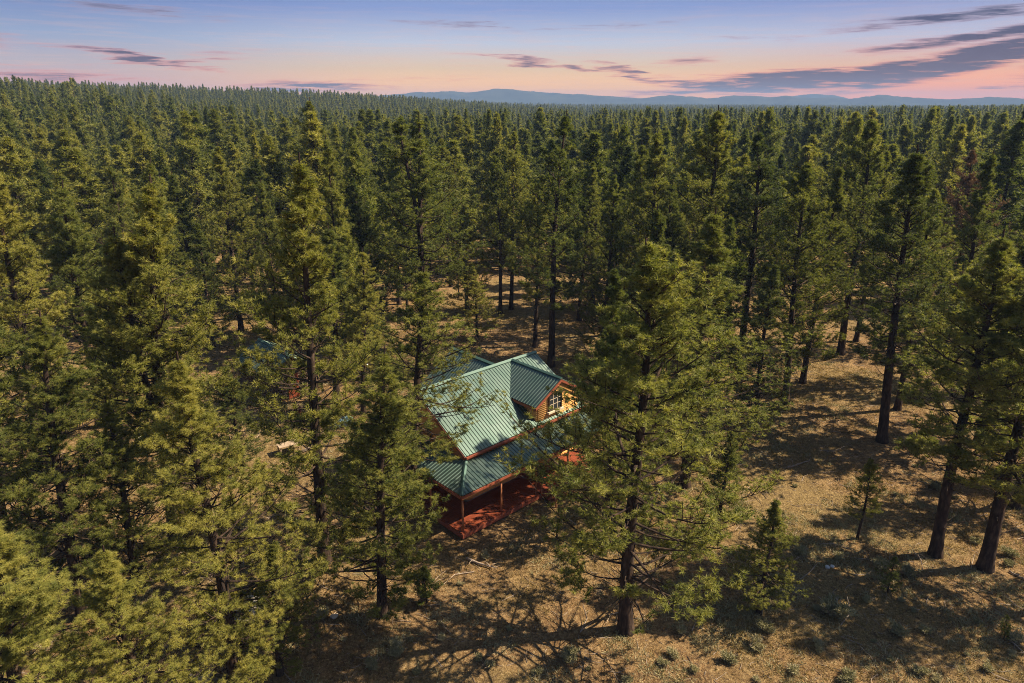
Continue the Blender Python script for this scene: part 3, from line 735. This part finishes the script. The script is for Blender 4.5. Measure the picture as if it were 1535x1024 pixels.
# low scrub in ragged patches, nobody could count it
def scrub():
    r = np.random.default_rng(33); n = 60000
    x = r.uniform(-26, 40, n); y = r.uniform(13, 62, n)
    f_ = field(x, y, .45, .4) + .8*field(x, y, 1.3, 2.2) + r.normal(0, .35, n)
    u = x*c_ + y*s_; w = x*s_ - y*c_
    k = (f_ > 1.3 - .95*((x > 4) & (y < 34))) & (np.abs(x) < y*.85 + 3) & ~((u > 18.5) & (u < 32) & (w > -35.5) & (w < -22.6)); x, y = x[k], y[k]; n = len(x)
    hh_ = r.uniform(.10, .34, n); P = np.stack([x, y, terrain(x, y)], -1)
    tag(obj('scrub', tuft_mesh(34, P, hh_, hh_*1.2, 16, .026, M['sage'], up=.6)), 'low ragged olive and straw scrub patches on the forest floor', 'scrub', None, 'stuff')
scrub()
# twigs and cones fallen everywhere: one mass
def litter():
    r = np.random.default_rng(21); n = 9000
    x = r.uniform(-30, 40, n); y = r.uniform(14, 75, n)
    u = x*c_ + y*s_; w = x*s_ - y*c_
    k = (np.abs(x) < y*.85 + 3) & ~((u > 18.8) & (u < 31.5) & (w > -35.2) & (w < -23.0)); x, y = x[k], y[k]; n = len(x)
    a = r.uniform(0, 6.28, n); ln = r.gamma(1.6, .22, n) + .08; z = terrain(x, y) + .015
    P = np.stack([x, y, z], -1); D = np.stack([np.cos(a), np.sin(a), r.uniform(-.02, .12, n)], -1)*ln[:, None]
    B = np.stack([-np.sin(a), np.cos(a), np.zeros(n)], -1)*(ln*r.uniform(-.2, .2, n))[:, None]
    PP = np.stack([P, P + D*.5 + B, P + D], 1); rad_ = (.008 + .012*ln)[:, None]*np.array([1, .8, .35])
    v, f = tubes(PP, rad_, 4); tag(obj('litter', np_mesh('litter', v, quads=f, mat=M['deadwood'])), 'dead twigs and sticks strewn over the forest floor', 'litter', None, 'stuff')
litter()
# fallen wood and stones
def log_thing(name, u0, v0, u1, v1, r, label, cat='log', mat='deadwood', kinks=3, twigs=4, seed=0, lift=.0):
    q = random.Random(seed); a = at(u0, v0); b = at(u1, v1); L = np.linalg.norm(b - a)
    mb = MB(); pts = []
    for i in range(kinks + 2):
        t = i/(kinks + 1); p = (b - a)*t
        pts.append((p[0] + q.uniform(-.05, .05)*L*.6, p[1] + q.uniform(-.05, .05)*L*.6, r + .02 + lift*math.sin(t*math.pi)))
    mb.tube(pts, [r*(1 - .5*i/(kinks + 1)) for i in range(kinks + 2)], 7)
    for j in range(twigs):
        p = pts[q.randrange(1, len(pts))]; w = q.uniform(0, 6.28); l = q.uniform(.2, .5)*min(L, 2.5)
        mb.tube([p, (p[0] + math.cos(w)*l*.5, p[1] + math.sin(w)*l*.5, p[2] + l*.25), (p[0] + math.cos(w)*l, p[1] + math.sin(w)*l, p[2] + l*.2)], [r*.4, r*.28, .006], 5)
    z = float(terrain(a[0], a[1]))
    o = mb.build(name, M[mat], None, True); o.location = (a[0], a[1], z)
    return tag(o, label, cat)
log_thing('fallen_log', 345, 925, 395, 918, .09, 'pale fallen log among the boughs of the yellow green pine', seed=1)
log_thing('fallen_branch', 1512, 860, 1535, 872, .05, 'dead fallen branch at the right edge beside a grassy clump', 'branch', seed=2)
log_thing('fallen_branch', 1508, 962, 1534, 985, .04, 'thin grey branch lying by the knee high seedling', 'branch', seed=3)
log_thing('fallen_branch', 1365, 835, 1382, 858, .03, 'bare twig standing out of the shade left of the front pair', 'branch', twigs=3, seed=4, lift=.5)
log_thing('fallen_log', 430, 690, 470, 672, .10, 'weathered log in the brush left of the cabin', seed=5)
log_thing('fallen_branch', 455, 622, 492, 612, .05, 'pale bent branch in the brush below the shed', 'branch', seed=6, lift=.4)
log_thing('fallen_branch', 1180, 700, 1215, 690, .06, 'dark branch on the ground at the left of the right hand clearing', 'branch', seed=7)
log_thing('fallen_log', 700, 840, 735, 852, .08, 'short log lying in front of the porch corner', seed=8)
def rock(u, v, s, mat, label, seed, flat=.55, name='boulder'):
    import bmesh
    p = at(u, v); z = float(terrain(p[0], p[1]))
    bm = bmesh.new(); bmesh.ops.create_icosphere(bm, subdivisions=3, radius=1)
    q = np.random.default_rng(seed); ph = q.uniform(0, 6, 9)
    for w in bm.verts:
        c = w.co; k_ = 1 + .16*math.sin(c.x*3 + ph[0]) + .12*math.sin(c.y*4 + ph[1]) + .1*math.sin(c.z*5 + ph[2]) + .05*math.sin(c.x*9 + c.y*7 + ph[3])
        c *= k_*s; c.z *= flat
    me = bpy.data.meshes.new(name); bm.to_mesh(me); bm.free(); me.materials.append(M[mat])
    o = obj(name, me); o.location = (p[0], p[1], z + s*flat*.35); o.rotation_euler = (0, 0, ph[4])
    return tag(o, label, 'rock')
rock(377, 916, .85, 'palerock', 'broad pale flat boulder beside the trunk of the yellow green pine', 1, .3)
rock(1240, 851, .13, 'white', 'small white stone in deep shade, left one of a pair', 2, name='stone')
rock(1247, 850, .11, 'white', 'small white stone in deep shade, right one of a pair', 3, name='stone')
rock(502, 929, .16, 'palerock', 'small pale stone left of the shorter front pine', 4, name='stone')
rock(300, 1015, .5, 'stone', 'grey stone at the bottom edge below the yellow green pine', 5, name='boulder')

# ------------------------------------------------------------------ cabin, in its own axes: x along the eaves (right, away), y = towards the back
YAW = R(43.1)
def house_root(name, u, v):
    # (u, v) in eave axes -> world; local x = along eave, local y = back
    e = empty(name, (u*c_ + v*s_, u*s_ - v*c_, 0), YAW); return e
U0, V0 = 21.0, -26.2
cab = house_root('cabin', U0, V0)
tag(cab, 'log cabin with green ribbed metal roofs, front dormer and red stained porch', 'cabin')
# local coords: x = u-21, y = -(v+26.2); main eave at y=0 z=3.6, ridge y=4.45 z=6.1
LX = 9.85; EZ = 3.6; RZ = 6.1; RY = 4.45
def ribbed(mb, A, B, Cc, D, pitch=.23, hgt=.032, th=.03, clipf=None):
    """ribbed sheet between eave A->B and top D->Cc (A below D). ribs run from eave to top. quad may be a triangle/trapezoid in the A->B parameter"""
    A, B, Cc, D = (np.array(p, float) for p in (A, B, Cc, D))
    nrm = np.cross(B - A, D - A) if np.linalg.norm(D - A) > 1e-6 else np.cross(B - A, Cc - B); nrm /= np.linalg.norm(nrm)
    if nrm[2] < 0: nrm = -nrm
    L = np.linalg.norm(B - A); n = max(1, round(L/pitch))
    prof = [(0, 0), (.30, 0), (.42, 1), (.72, 1), (.84, 0)]
    ts = []; hs = []
    for i in range(n):
        for a, b in prof: ts.append((i + a)/n); hs.append(b*hgt)
    ts.append(1.0); hs.append(0)
    vs = []
    for t, h_ in zip(ts, hs):
        lo = A + (B - A)*t; hi = D + (Cc - D)*t
        if clipf: lo, hi = clipf(lo, hi)
        vs += [lo + nrm*h_, hi + nrm*h_, hi - nrm*th, lo - nrm*th]
    k_ = len(ts); fs = []
    for i in range(k_ - 1):
        a, b = i*4, (i+1)*4
        fs += [(a, b, b+1, a+1), (a+3, a+2, b+2, b+3), (a, a+3, b+3, b), (a+1, b+1, b+2, a+2)]
    fs += [(0, 1, 2, 3), ((k_-1)*4, (k_-1)*4+3, (k_-1)*4+2, (k_-1)*4+1)]
    mb.add(vs, fs)
def cap_line(mb, p, q, w=.14, t=.03, n=(0, 0, 1)):
    p, q = np.array(p, float), np.array(q, float); d = q - p; d /= np.linalg.norm(d)
    s = np.cross(d, (0, 0, 1)); s /= np.linalg.norm(s); dz = np.array([0, 0, 1.])
    sec = lambda o: [o - s*w - dz*w*.45, o + dz*t, o + s*w - dz*w*.45, o + s*w - dz*(w*.45 - t*1.3), o + dz*t*2.6, o - s*w - dz*(w*.45 - t*1.3)]
    mb.add(sec(p) + sec(q), [(0,1,4,5),(1,2,3,4),(6,11,10,7),(7,10,9,8),(5,4,10,11),(4,3,9,10),(0,6,7,1),(1,7,8,2),(0,5,11,6),(2,8,9,3)])
SL = (RZ - EZ)/RY
# main roof
mb = MB()
ribbed(mb, (0, 0, EZ), (LX, 0, EZ), (LX, RY, RZ), (0, RY, RZ))
ribbed(mb, (LX, 2*RY, EZ), (0, 2*RY, EZ), (0, RY, RZ), (LX, RY, RZ))
main = mb.build('main_roof', M['roof'], cab)
mb = MB(); cap_line(mb, (-.02, RY, RZ + .05), (LX + .02, RY, RZ + .05)); mb.build('ridge_cap', M['roof_cap'], main)
mb = MB()
for xx in (-.045, LX + .005):
    mb.prism([(xx, -.02, EZ - .06), (xx, RY, RZ - .06), (xx, RY, RZ - .24), (xx, -.02, EZ - .24)], (.04, 0, 0))
    mb.prism([(xx, 2*RY + .02, EZ - .06), (xx, RY, RZ - .06), (xx, RY, RZ - .24), (xx, 2*RY + .02, EZ - .24)], (.04, 0, 0))
mb.build('barge_board', M['fascia'], main)
mb = MB(); mb.box(-.02, LX + .02, -.14, -.035, EZ - .13, EZ - .02); mb.box(0, LX, -.032, -.01, EZ - .2, EZ - .04); mb.build('gutter', M['fascia'], main)
# walls of the main block (logs)
def log_wall(mb, p, q, z0, z1, thick=.09, course=.24):
    """stack of half-round logs between p and q (2-D), facing both ways"""
    n = max(1, round((z1 - z0)/course)); c = (z1 - z0)/n
    for i in range(n):
        z = z0 + (i + .5)*c; mb.tube([(p[0], p[1], z), (q[0], q[1], z)], c*.53, 8)
WZ = .45
walls = MB()
x0, x1, y0, y1 = .45, LX - .45, .45, 2*RY - .45
for a, b in (((x0, y0), (x1, y0)), ((x0, y1), (x1, y1)), ((x0, y0), (x0, y1)), ((x1, y0), (x1, y1))): log_wall(walls, a, b, WZ, EZ - .05)
wall = walls.build('wall', M['log'], cab, True)
mb = MB()
for xx in (x0 - .06, x1 - .02): mb.prism([(xx, y0, EZ - .05), (xx, y1, EZ - .05), (xx, RY, RZ - .28)], (.08, 0, 0))
mb.build('gable_end', M['log'], cab)
mb = MB(); mb.box(x0 - .05, x1 + .05, y0 - .05, y1 + .05, -.3, WZ); mb.build('foundation', M['stone'], cab)
# rear wing: ridge along local y at x=6.3, from main ridge back to y=8.7
WX, WR, WE, WY = 6.3, 6.06, 3.75, 8.65
wz_ = lambda x: WR - (WR - WE)*abs(x - WX)/3.5
mb = MB()
yy = RY + .25
ribbed(mb, (WX - 3.5, 12.6 - 3.6, WE), (WX - 3.5, yy, WE), (WX, yy, WR), (WX, 12.6 - 3.6, WR))
ribbed(mb, (WX + 3.5, yy, WE), (WX + 3.5, 9.0, WE), (WX, 9.0, WR), (WX, yy, WR))
wing = mb.build('rear_wing_roof', M['roof'], cab)
mb = MB(); cap_line(mb, (WX, yy, WR + .05), (WX, 9.05, WR + .05)); mb.build('ridge_cap', M['roof_cap'], wing)
mb = MB()
for sg in (-1, 1): mb.prism([(WX, 9.0, WR - .05), (WX + sg*3.5, 9.0, WE - .05), (WX + sg*3.5, 9.0, WE - .25), (WX, 9.0, WR - .25)], (0, .04, 0))
mb.build('barge_board', M['fascia'], wing)
mb = MB(); mb.prism([(WX - 3.1, 8.7, WE), (WX + 3.1, 8.7, WE), (WX, 8.7, WR - .25)], (0, .08, 0)); 
mb.build('gable_end', M['log'], cab)
# dormer: ridge along y at x=7.6
DX, DR, DE, DW = 7.62, 6.12, 4.85, 2.2
mb = MB()
dy_e = (DE - EZ)/SL; dy_r = (DR - EZ)/SL
def dormer_side(sg):
    A = (DX + sg*DW, -.02, DE); B = (DX + sg*DW, dy_e + .05, DE); Cc = (DX, min(dy_r, RY) + .02, DR); D = (DX, -.02, DR)
    ribbed(mb, A, B, Cc, D, clipf=None)
def dormer_slope(sg):
    # ribs run from eave up to the ridge; the sheet is cut by the main roof plane
    n = 26; y0_, y1_ = -.02, RY
    pts = []
    pitch = .23; prof = [(0, 0), (.30, 0), (.42, 1), (.72, 1), (.84, 0)]
    k_ = int((RY + .02)/pitch) + 1; vs = []
    nx, nz = sg*(DR - DE), DW; nl = math.hypot(nx, nz); nv = np.array([nx/nl, 0, nz/nl])
    for i in range(k_):
        for a, b in prof:
            y = -.02 + (i + a)*pitch
            if y > RY: continue
            zmain = EZ + SL*max(y, 0)
            # x offset where the slope meets the main roof
            w = DW if zmain < DE else DW*(DR - zmain)/(DR - DE)
            if w <= 0.02: continue
            lo = np.array([DX + sg*w, y, DR - (DR - DE)*w/DW]); hi = np.array([DX, y, DR])
            h_ = b*.032
            vs += [lo + nv*h_, hi + nv*h_, hi - nv*.03, lo - nv*.03]
    k2 = len(vs)//4; fs = []
    for i in range(k2 - 1):
        a, b = i*4, (i+1)*4; fs += [(a, b, b+1, a+1), (a+3, a+2, b+2, b+3), (a, a+3, b+3, b), (a+1, b+1, b+2, a+2)]
    fs += [(0, 1, 2, 3), ((k2-1)*4, (k2-1)*4+3, (k2-1)*4+2, (k2-1)*4+1)]
    mb.add(vs, fs)
dormer_slope(-1); dormer_slope(1)
dor = mb.build('dormer_roof', M['roof'], cab)
mb = MB(); cap_line(mb, (DX, -.05, DR + .05), (DX, RY - .1, DR + .05), .11); mb.build('ridge_cap', M['roof_cap'], dor)
mb = MB()
for sg in (-1, 1):
    mb.prism([(DX, -.03, DR - .04), (DX + sg*DW, -.03, DE - .04), (DX + sg*DW, -.03, DE - .2), (DX, -.03, DR - .2)], (0, -.04, 0))
    xx = DX + sg*DW; mb.box(min(xx, xx + sg*.03), max(xx, xx + sg*.03), -.03, dy_e, DE - .2, DE - .04)
mb.build('fascia', M['fascia'], dor)
dw = DW - .38; mb = MB(); gy0 = .16
zt = lambda x: DR - (DR - DE)*abs(x)/DW - .06
# front wall as horizontal log siding with gable outline, and two cheek walls
n = 19
zb = EZ + .02; ztop = DR - .1; crs = (ztop - zb)/n
for i in range(n):
    z = zb + (i + .5)*crs; w = dw if z < zt(dw) else (DR - .06 - z)/(DR - DE)*DW
    w = min(dw, w - .05)
    if w > .1: mb.tube([(DX - w, gy0 + .06, z), (DX + w, gy0 + .06, z)], crs*.56, 8)
for sg in (-1, 1):
    for i in range(n):
        z = zb + (i + .5)*crs
        if z > zt(dw) - .12: break
        mb.tube([(DX + sg*dw, gy0 + .06, z), (DX + sg*dw, max(gy0 + .1, (z - EZ)/SL), z)], crs*.54, 8)
mb.build('dormer_wall', M['siding'], cab, True)
def window(parent, cx, y, zc, w, h, cols=3, rows=3, nrm=-1, sill=True):
    mb = MB(); t = .06; f0, f1 = sorted((y, y + nrm*.07))
    mb.box(cx - w/2, cx - w/2 + t, f0, f1, zc - h/2, zc + h/2); mb.box(cx + w/2 - t, cx + w/2, f0, f1, zc - h/2, zc + h/2)
    mb.box(cx - w/2 + t, cx + w/2 - t, f0, f1, zc + h/2 - t, zc + h/2); mb.box(cx - w/2 + t, cx + w/2 - t, f0, f1, zc - h/2, zc - h/2 + t)
    fr = mb.build('window', M['frame'], parent)
    mb = MB(); g0, g1 = sorted((y + nrm*.012, y + nrm*.022)); mb.box(cx - w/2 + t, cx + w/2 - t, g0, g1, zc - h/2 + t, zc + h/2 - t); mb.build('pane', M['glass'], fr)
    mb = MB(); g0, g1 = sorted((y + nrm*.024, y + nrm*.045)); iw, ih = w - 2*t, h - 2*t
    for i in range(1, cols): xx = cx - iw/2 + iw*i/cols; mb.box(xx - .016, xx + .016, g0, g1, zc - ih/2, zc + ih/2)
    for i in range(1, rows): zz_ = zc - ih/2 + ih*i/rows; mb.box(cx - iw/2, cx + iw/2, g1 - .008 if nrm < 0 else g1, g1 + .004, zz_ - .014, zz_ + .014)
    mb.build('muntins', M['sill'], fr)
    if sill:
        mb = MB(); s0, s1 = sorted((y, y + nrm*.16)); mb.box(cx - w/2 - .1, cx + w/2 + .1, s0, s1, zc - h/2 - .12, zc - h/2 - .003); mb.build('sill', M['sill'], fr)
    return fr
window(cab, DX - .35, gy0 - .03, 4.72, 1.15, 1.15)
# porch: deck, roof, posts, beam, boards
PD = 1.84; PL = -1.8; PR = LX + .1; PZ = 2.7; PT = 3.3
mb = MB()
A = (PL, -PD, PZ); B = (PR, -PD, PZ); Cc = (PR, -.02, PT); D = (PL + PD*1.0, -.02, PT)
pitch = .23
def front_clip(): pass
# front slope: ribs run straight back; left end hipped
def slope_strip(mb, s0, s1, lo_fn, hi_fn, nv):
    prof = [(0, 0), (.30, 0), (.42, 1), (.72, 1), (.84, 0)]; vs = []; k_ = int((s1 - s0)/pitch)
    for i in range(k_ + 1):
        for a, b in prof:
            s = s0 + (i + a)*pitch
            if s > s1: continue
            lo, hi = np.array(lo_fn(s)), np.array(hi_fn(s)); h_ = b*.032
            vs += [lo + nv*h_, hi + nv*h_, hi - nv*.03, lo - nv*.03]
    k2 = len(vs)//4; fs = []
    for i in range(k2 - 1):
        a, b = i*4, (i+1)*4; fs += [(a, b, b+1, a+1), (a+3, a+2, b+2, b+3), (a, a+3, b+3, b), (a+1, b+1, b+2, a+2)]
    fs += [(0, 1, 2, 3), ((k2-1)*4, (k2-1)*4+3, (k2-1)*4+2, (k2-1)*4+1)]
    mb.add(vs, fs)
ps = (PT - PZ)/PD; HX = .0  # hip meets the wall corner at x = HX
nv = np.array([0, -ps, 1.]); nv /= np.linalg.norm(nv)
hip_y = lambda x: -PD + (x - PL)/(HX - PL)*(PD - .02) if x < HX else -.02
slope_strip(mb, PL, PR, lambda x: (x, -PD, PZ), lambda x: (x, hip_y(x) + .001, PZ + ps*(hip_y(x) + PD)), nv)
ls = (PT - PZ)/(HX - PL); nl = np.array([-ls, 0, 1.]); nl /= np.linalg.norm(nl)
hip_x = lambda y: PL + (y + PD)/(PD - .02)*(HX - PL) if y < -.02 else HX
slope_strip(mb, -PD, 2*RY - 1, lambda y: (PL, y, PZ), lambda y: (hip_x(y) + .001, y, PZ + ls*(hip_x(y) - PL)), nl)
por = mb.build('porch_roof', M['roof'], cab)
mb = MB(); cap_line(mb, (PL, -PD, PZ + .05), (HX, -.02, PT + .06), .10); mb.build('hip_cap', M['roof_cap'], por)
mb = MB()
mb.box(PL, PR, -PD - .05, -PD + .0, PZ - .17, PZ - .045); mb.box(PL - .05, PL, -PD - .05, 2*RY - 1, PZ - .17, PZ - .045)
mb.build('fascia', M['fascia'], por)
mb = MB(); mb.box(PL + .15, PR - .1, -PD + .12, -PD + .27, PZ - .36, PZ - .14); mb.box(PL + .12, PL + .27, -PD + .27, 2*RY - 1.1, PZ - .36, PZ - .14); mb.build('porch_beam', M['log'], cab)
mb = MB(); bw = .14
yq = -PD + .02; i = 0
while yq < .45 - .16:
    mb.box(PL + .02, PR - .02, yq, yq + bw - .012, .34, .385); yq += bw
xq = PL + .02
while xq < .3:
    mb.box(xq, xq + bw - .012, .46 - .15, 2*RY - 1, .342, .387); xq += bw
deck = mb.build('deck', M['redwood'], cab)
mb = MB(); mb.box(PL, PR, -PD - .02, -PD + .015, .08, .34); mb.box(PL - .02, PL + .015, -PD, 2*RY - 1, .08, .34); mb.build('deck_skirt', M['fascia'], cab)
px = [PL + .2, PL + 2.95, PL + 5.7, PL + 8.45, PR - .25]
for xx in px:
    mb = MB(); mb.tube([(xx, -PD + .2, .385), (xx, -PD + .2, 1.4), (xx, -PD + .2, PZ - .36)], [.065, .06, .06], 10); mb.build('post', M['post'], cab, True)
for yy_ in (1.2, 4.2, 7.2):
    mb = MB(); mb.tube([(PL + .2, yy_, .387), (PL + .2, yy_, PZ - .36)], .06, 10); mb.build('post', M['post'], cab, True)
# door and porch windows on the front wall
def door(cx):
    y = y0 - .16
    mb = MB(); mb.box(cx - .45, cx + .45, y - .03, y + .03, .42, 2.42); d = mb.build('door', M['redwood'], cab)
    mb = MB(); mb.box(cx - .54, cx - .45, y - .05, y + .05, .42, 2.5); mb.box(cx + .45, cx + .54, y - .05, y + .05, .42, 2.5); mb.box(cx - .45, cx + .45, y - .05, y + .05, 2.42, 2.5); mb.build('frame', M['fascia'], d)
    mb = MB(); mb.tube([(cx + .36, y - .03, 1.4), (cx + .36, y - .1, 1.4)], .03, 8); mb.build('handle', M['steel'], d)
door(4.9)
for cx in (1.8, 7.4): window(cab, cx, y0 - .15, 1.65, 1.3, 1.1, 2, 2)
# steps with crooked log handrails
mb = MB(); sx0, sx1 = 4.2, 5.6
for i in range(3):
    z = .28 - i*.11; mb.box(sx0, sx1, -PD - .04 - (i+1)*.3, -PD - .04 - i*.3 - .01, z - .05, z)
mb.build('steps', M['redwood'], cab)
for xx in (sx0 - .08, sx1 + .08):
    mb = MB()
    mb.tube([(xx, -PD - .02, 0), (xx + .03, -PD - .04, .6), (xx, -PD - .02, 1.35)], [.05, .045, .04], 8)
    mb.tube([(xx, -PD - 1.25, -.1), (xx - .02, -PD - 1.2, .5), (xx + .02, -PD - 1.12, .85)], [.05, .045, .04], 8)
    mb.tube([(xx, -PD + .0, 1.28), (xx, -PD - .5, 1.18), (xx, -PD - .95, .92), (xx, -PD - 1.3, .62)], [.035, .035, .035, .03], 8)
    mb.build('handrail', M['post'], cab, True)

# ------------------------------------------------------------------ shed behind at left
sp_ = at(405, 560, 0.0)
sh = empty('shed', (-19.1, 51.6, 0), YAW)
tag(sh, 'small shed with a blue green metal roof half hidden by pines left of the cabin', 'shed')
mb = MB()   # ridge along local y, slopes to +-x
SW, SD, SE, SR = 2.3, 2.9, 2.3, 3.5
ribbed(mb, (-SW, SD, SE), (-SW, -SD, SE), (0, -SD, SR), (0, SD, SR)); ribbed(mb, (SW, -SD, SE), (SW, SD, SE), (0, SD, SR), (0, -SD, SR))
rf = mb.build('roof', M['roof'], sh)
mb = MB(); cap_line(mb, (0, -SD, SR + .05), (0, SD, SR + .05)); mb.build('ridge_cap', M['roof_cap'], rf)
mb = MB()
for a, b in (((-SW+.3, -SD+.3), (SW-.3, -SD+.3)), ((-SW+.3, SD-.3), (SW-.3, SD-.3)), ((-SW+.3, -SD+.3), (-SW+.3, SD-.3)), ((SW-.3, -SD+.3), (SW-.3, SD-.3))): log_wall(mb, a, b, 0, SE + .05)
mb.build('wall', M['old_log'], sh, True)
mb = MB()
for yy_ in (-SD + .25, SD - .33): mb.prism([(-SW + .3, yy_, SE + .05), (SW - .3, yy_, SE + .05), (0, yy_, SR - .1)], (0, .08, 0))
mb.build('gable_end', M['old_log'], sh)
mb = MB(); mb.box(-.45, .45, -SD + .1, -SD + .16, .05, 2.05); dd = mb.build('door', M['redwood'], sh)
mb = MB(); mb.tube([(.35, -SD + .1, 1.1), (.35, -SD + .03, 1.1)], .025, 8); mb.build('handle', M['steel'], dd)
# odds and ends in the yard left of the cabin
def tub(u, v, r, h, mat, label, name='tub', cat='tub'):
    p = at(u, v, .0); mb = MB(); z0 = float(terrain(p[0], p[1]))
    prof_o = [(r*.82, 0), (r*.9, h*.4), (r, h), (r*1.08, h), (r*1.08, h - .03)]
    pts = [(0, 0, 0.0), (0, 0, h*.4), (0, 0, h*.95)]
    k_ = 20; vs = []; fs = []
    prof = [(r*.82, 0), (r*.9, h*.5), (r, h), (r*1.08, h), (r*1.08, h + .03), (r*.95, h + .03), (r*.85, h*.5), (r*.77, .04)]
    for rr, zz_ in prof:
        for j in range(k_): w = 2*math.pi*j/k_; vs.append((rr*math.cos(w), rr*math.sin(w), zz_))
    for i in range(len(prof) - 1):
        for j in range(k_): fs.append((i*k_ + j, i*k_ + (j+1) % k_, (i+1)*k_ + (j+1) % k_, (i+1)*k_ + j))
    fs += [tuple(range(k_))[::-1], tuple(range((len(prof)-1)*k_, len(prof)*k_))]
    mb.add(vs, fs); o = mb.build(name, M[mat], None, True); o.location = (p[0], p[1], z0)
    return tag(o, label, cat)
tub(503, 640, .42, .5, 'blue', 'pale blue tub in the brush left of the cabin, left one of two')
tub(520, 636, .42, .5, 'blue', 'pale blue tub in the brush left of the cabin, right one of two')
tub(215, 674, .30, .7, 'white', 'pale bluish white bucket in deep shade at the far left', 'bucket', 'bucket')
tub(447, 622, .26, .5, 'fascia', 'small red bucket in the brush below the shed', 'bucket', 'bucket')
e = empty('table', tuple(at(436, 678)), .6); tag(e, 'low weathered board table in the sunny patch left of the cabin', 'table')
mb = MB(); [mb.box(-.8, .8, -.42 + i*.21, -.42 + i*.21 + .2, .68, .72) for i in range(4)]; mb.build('tabletop', M['plywood'], e)
for a in (-.7, .7):
    for b in (-.33, .33):
        mb = MB(); mb.box(a - .04, a + .04, b - .04, b + .04, 0, .68); mb.build('leg', M['plywood'], e)

# ------------------------------------------------------------------ haze
def haze():
    mb = MB(); mb.box(-5300, 5300, -5300, 5300, -6, 104)
    m = bpy.data.materials.new('haze'); m.use_nodes = True; n = NT(m.node_tree)
    out = n.node('ShaderNodeOutputMaterial'); v = n.node('ShaderNodeVolumePrincipled')
    v.inputs['Color'].default_value = (.34, .52, .88, 1); v.inputs['Density'].default_value = HAZE; v.inputs['Anisotropy'].default_value = 0.0
    n.l.new(v.outputs[0], out.inputs['Volume'])
    tag(mb.build('haze', m), 'thin blue haze over the far forest and hills', 'haze', None, 'stuff')
HAZE = 0.00025
haze()
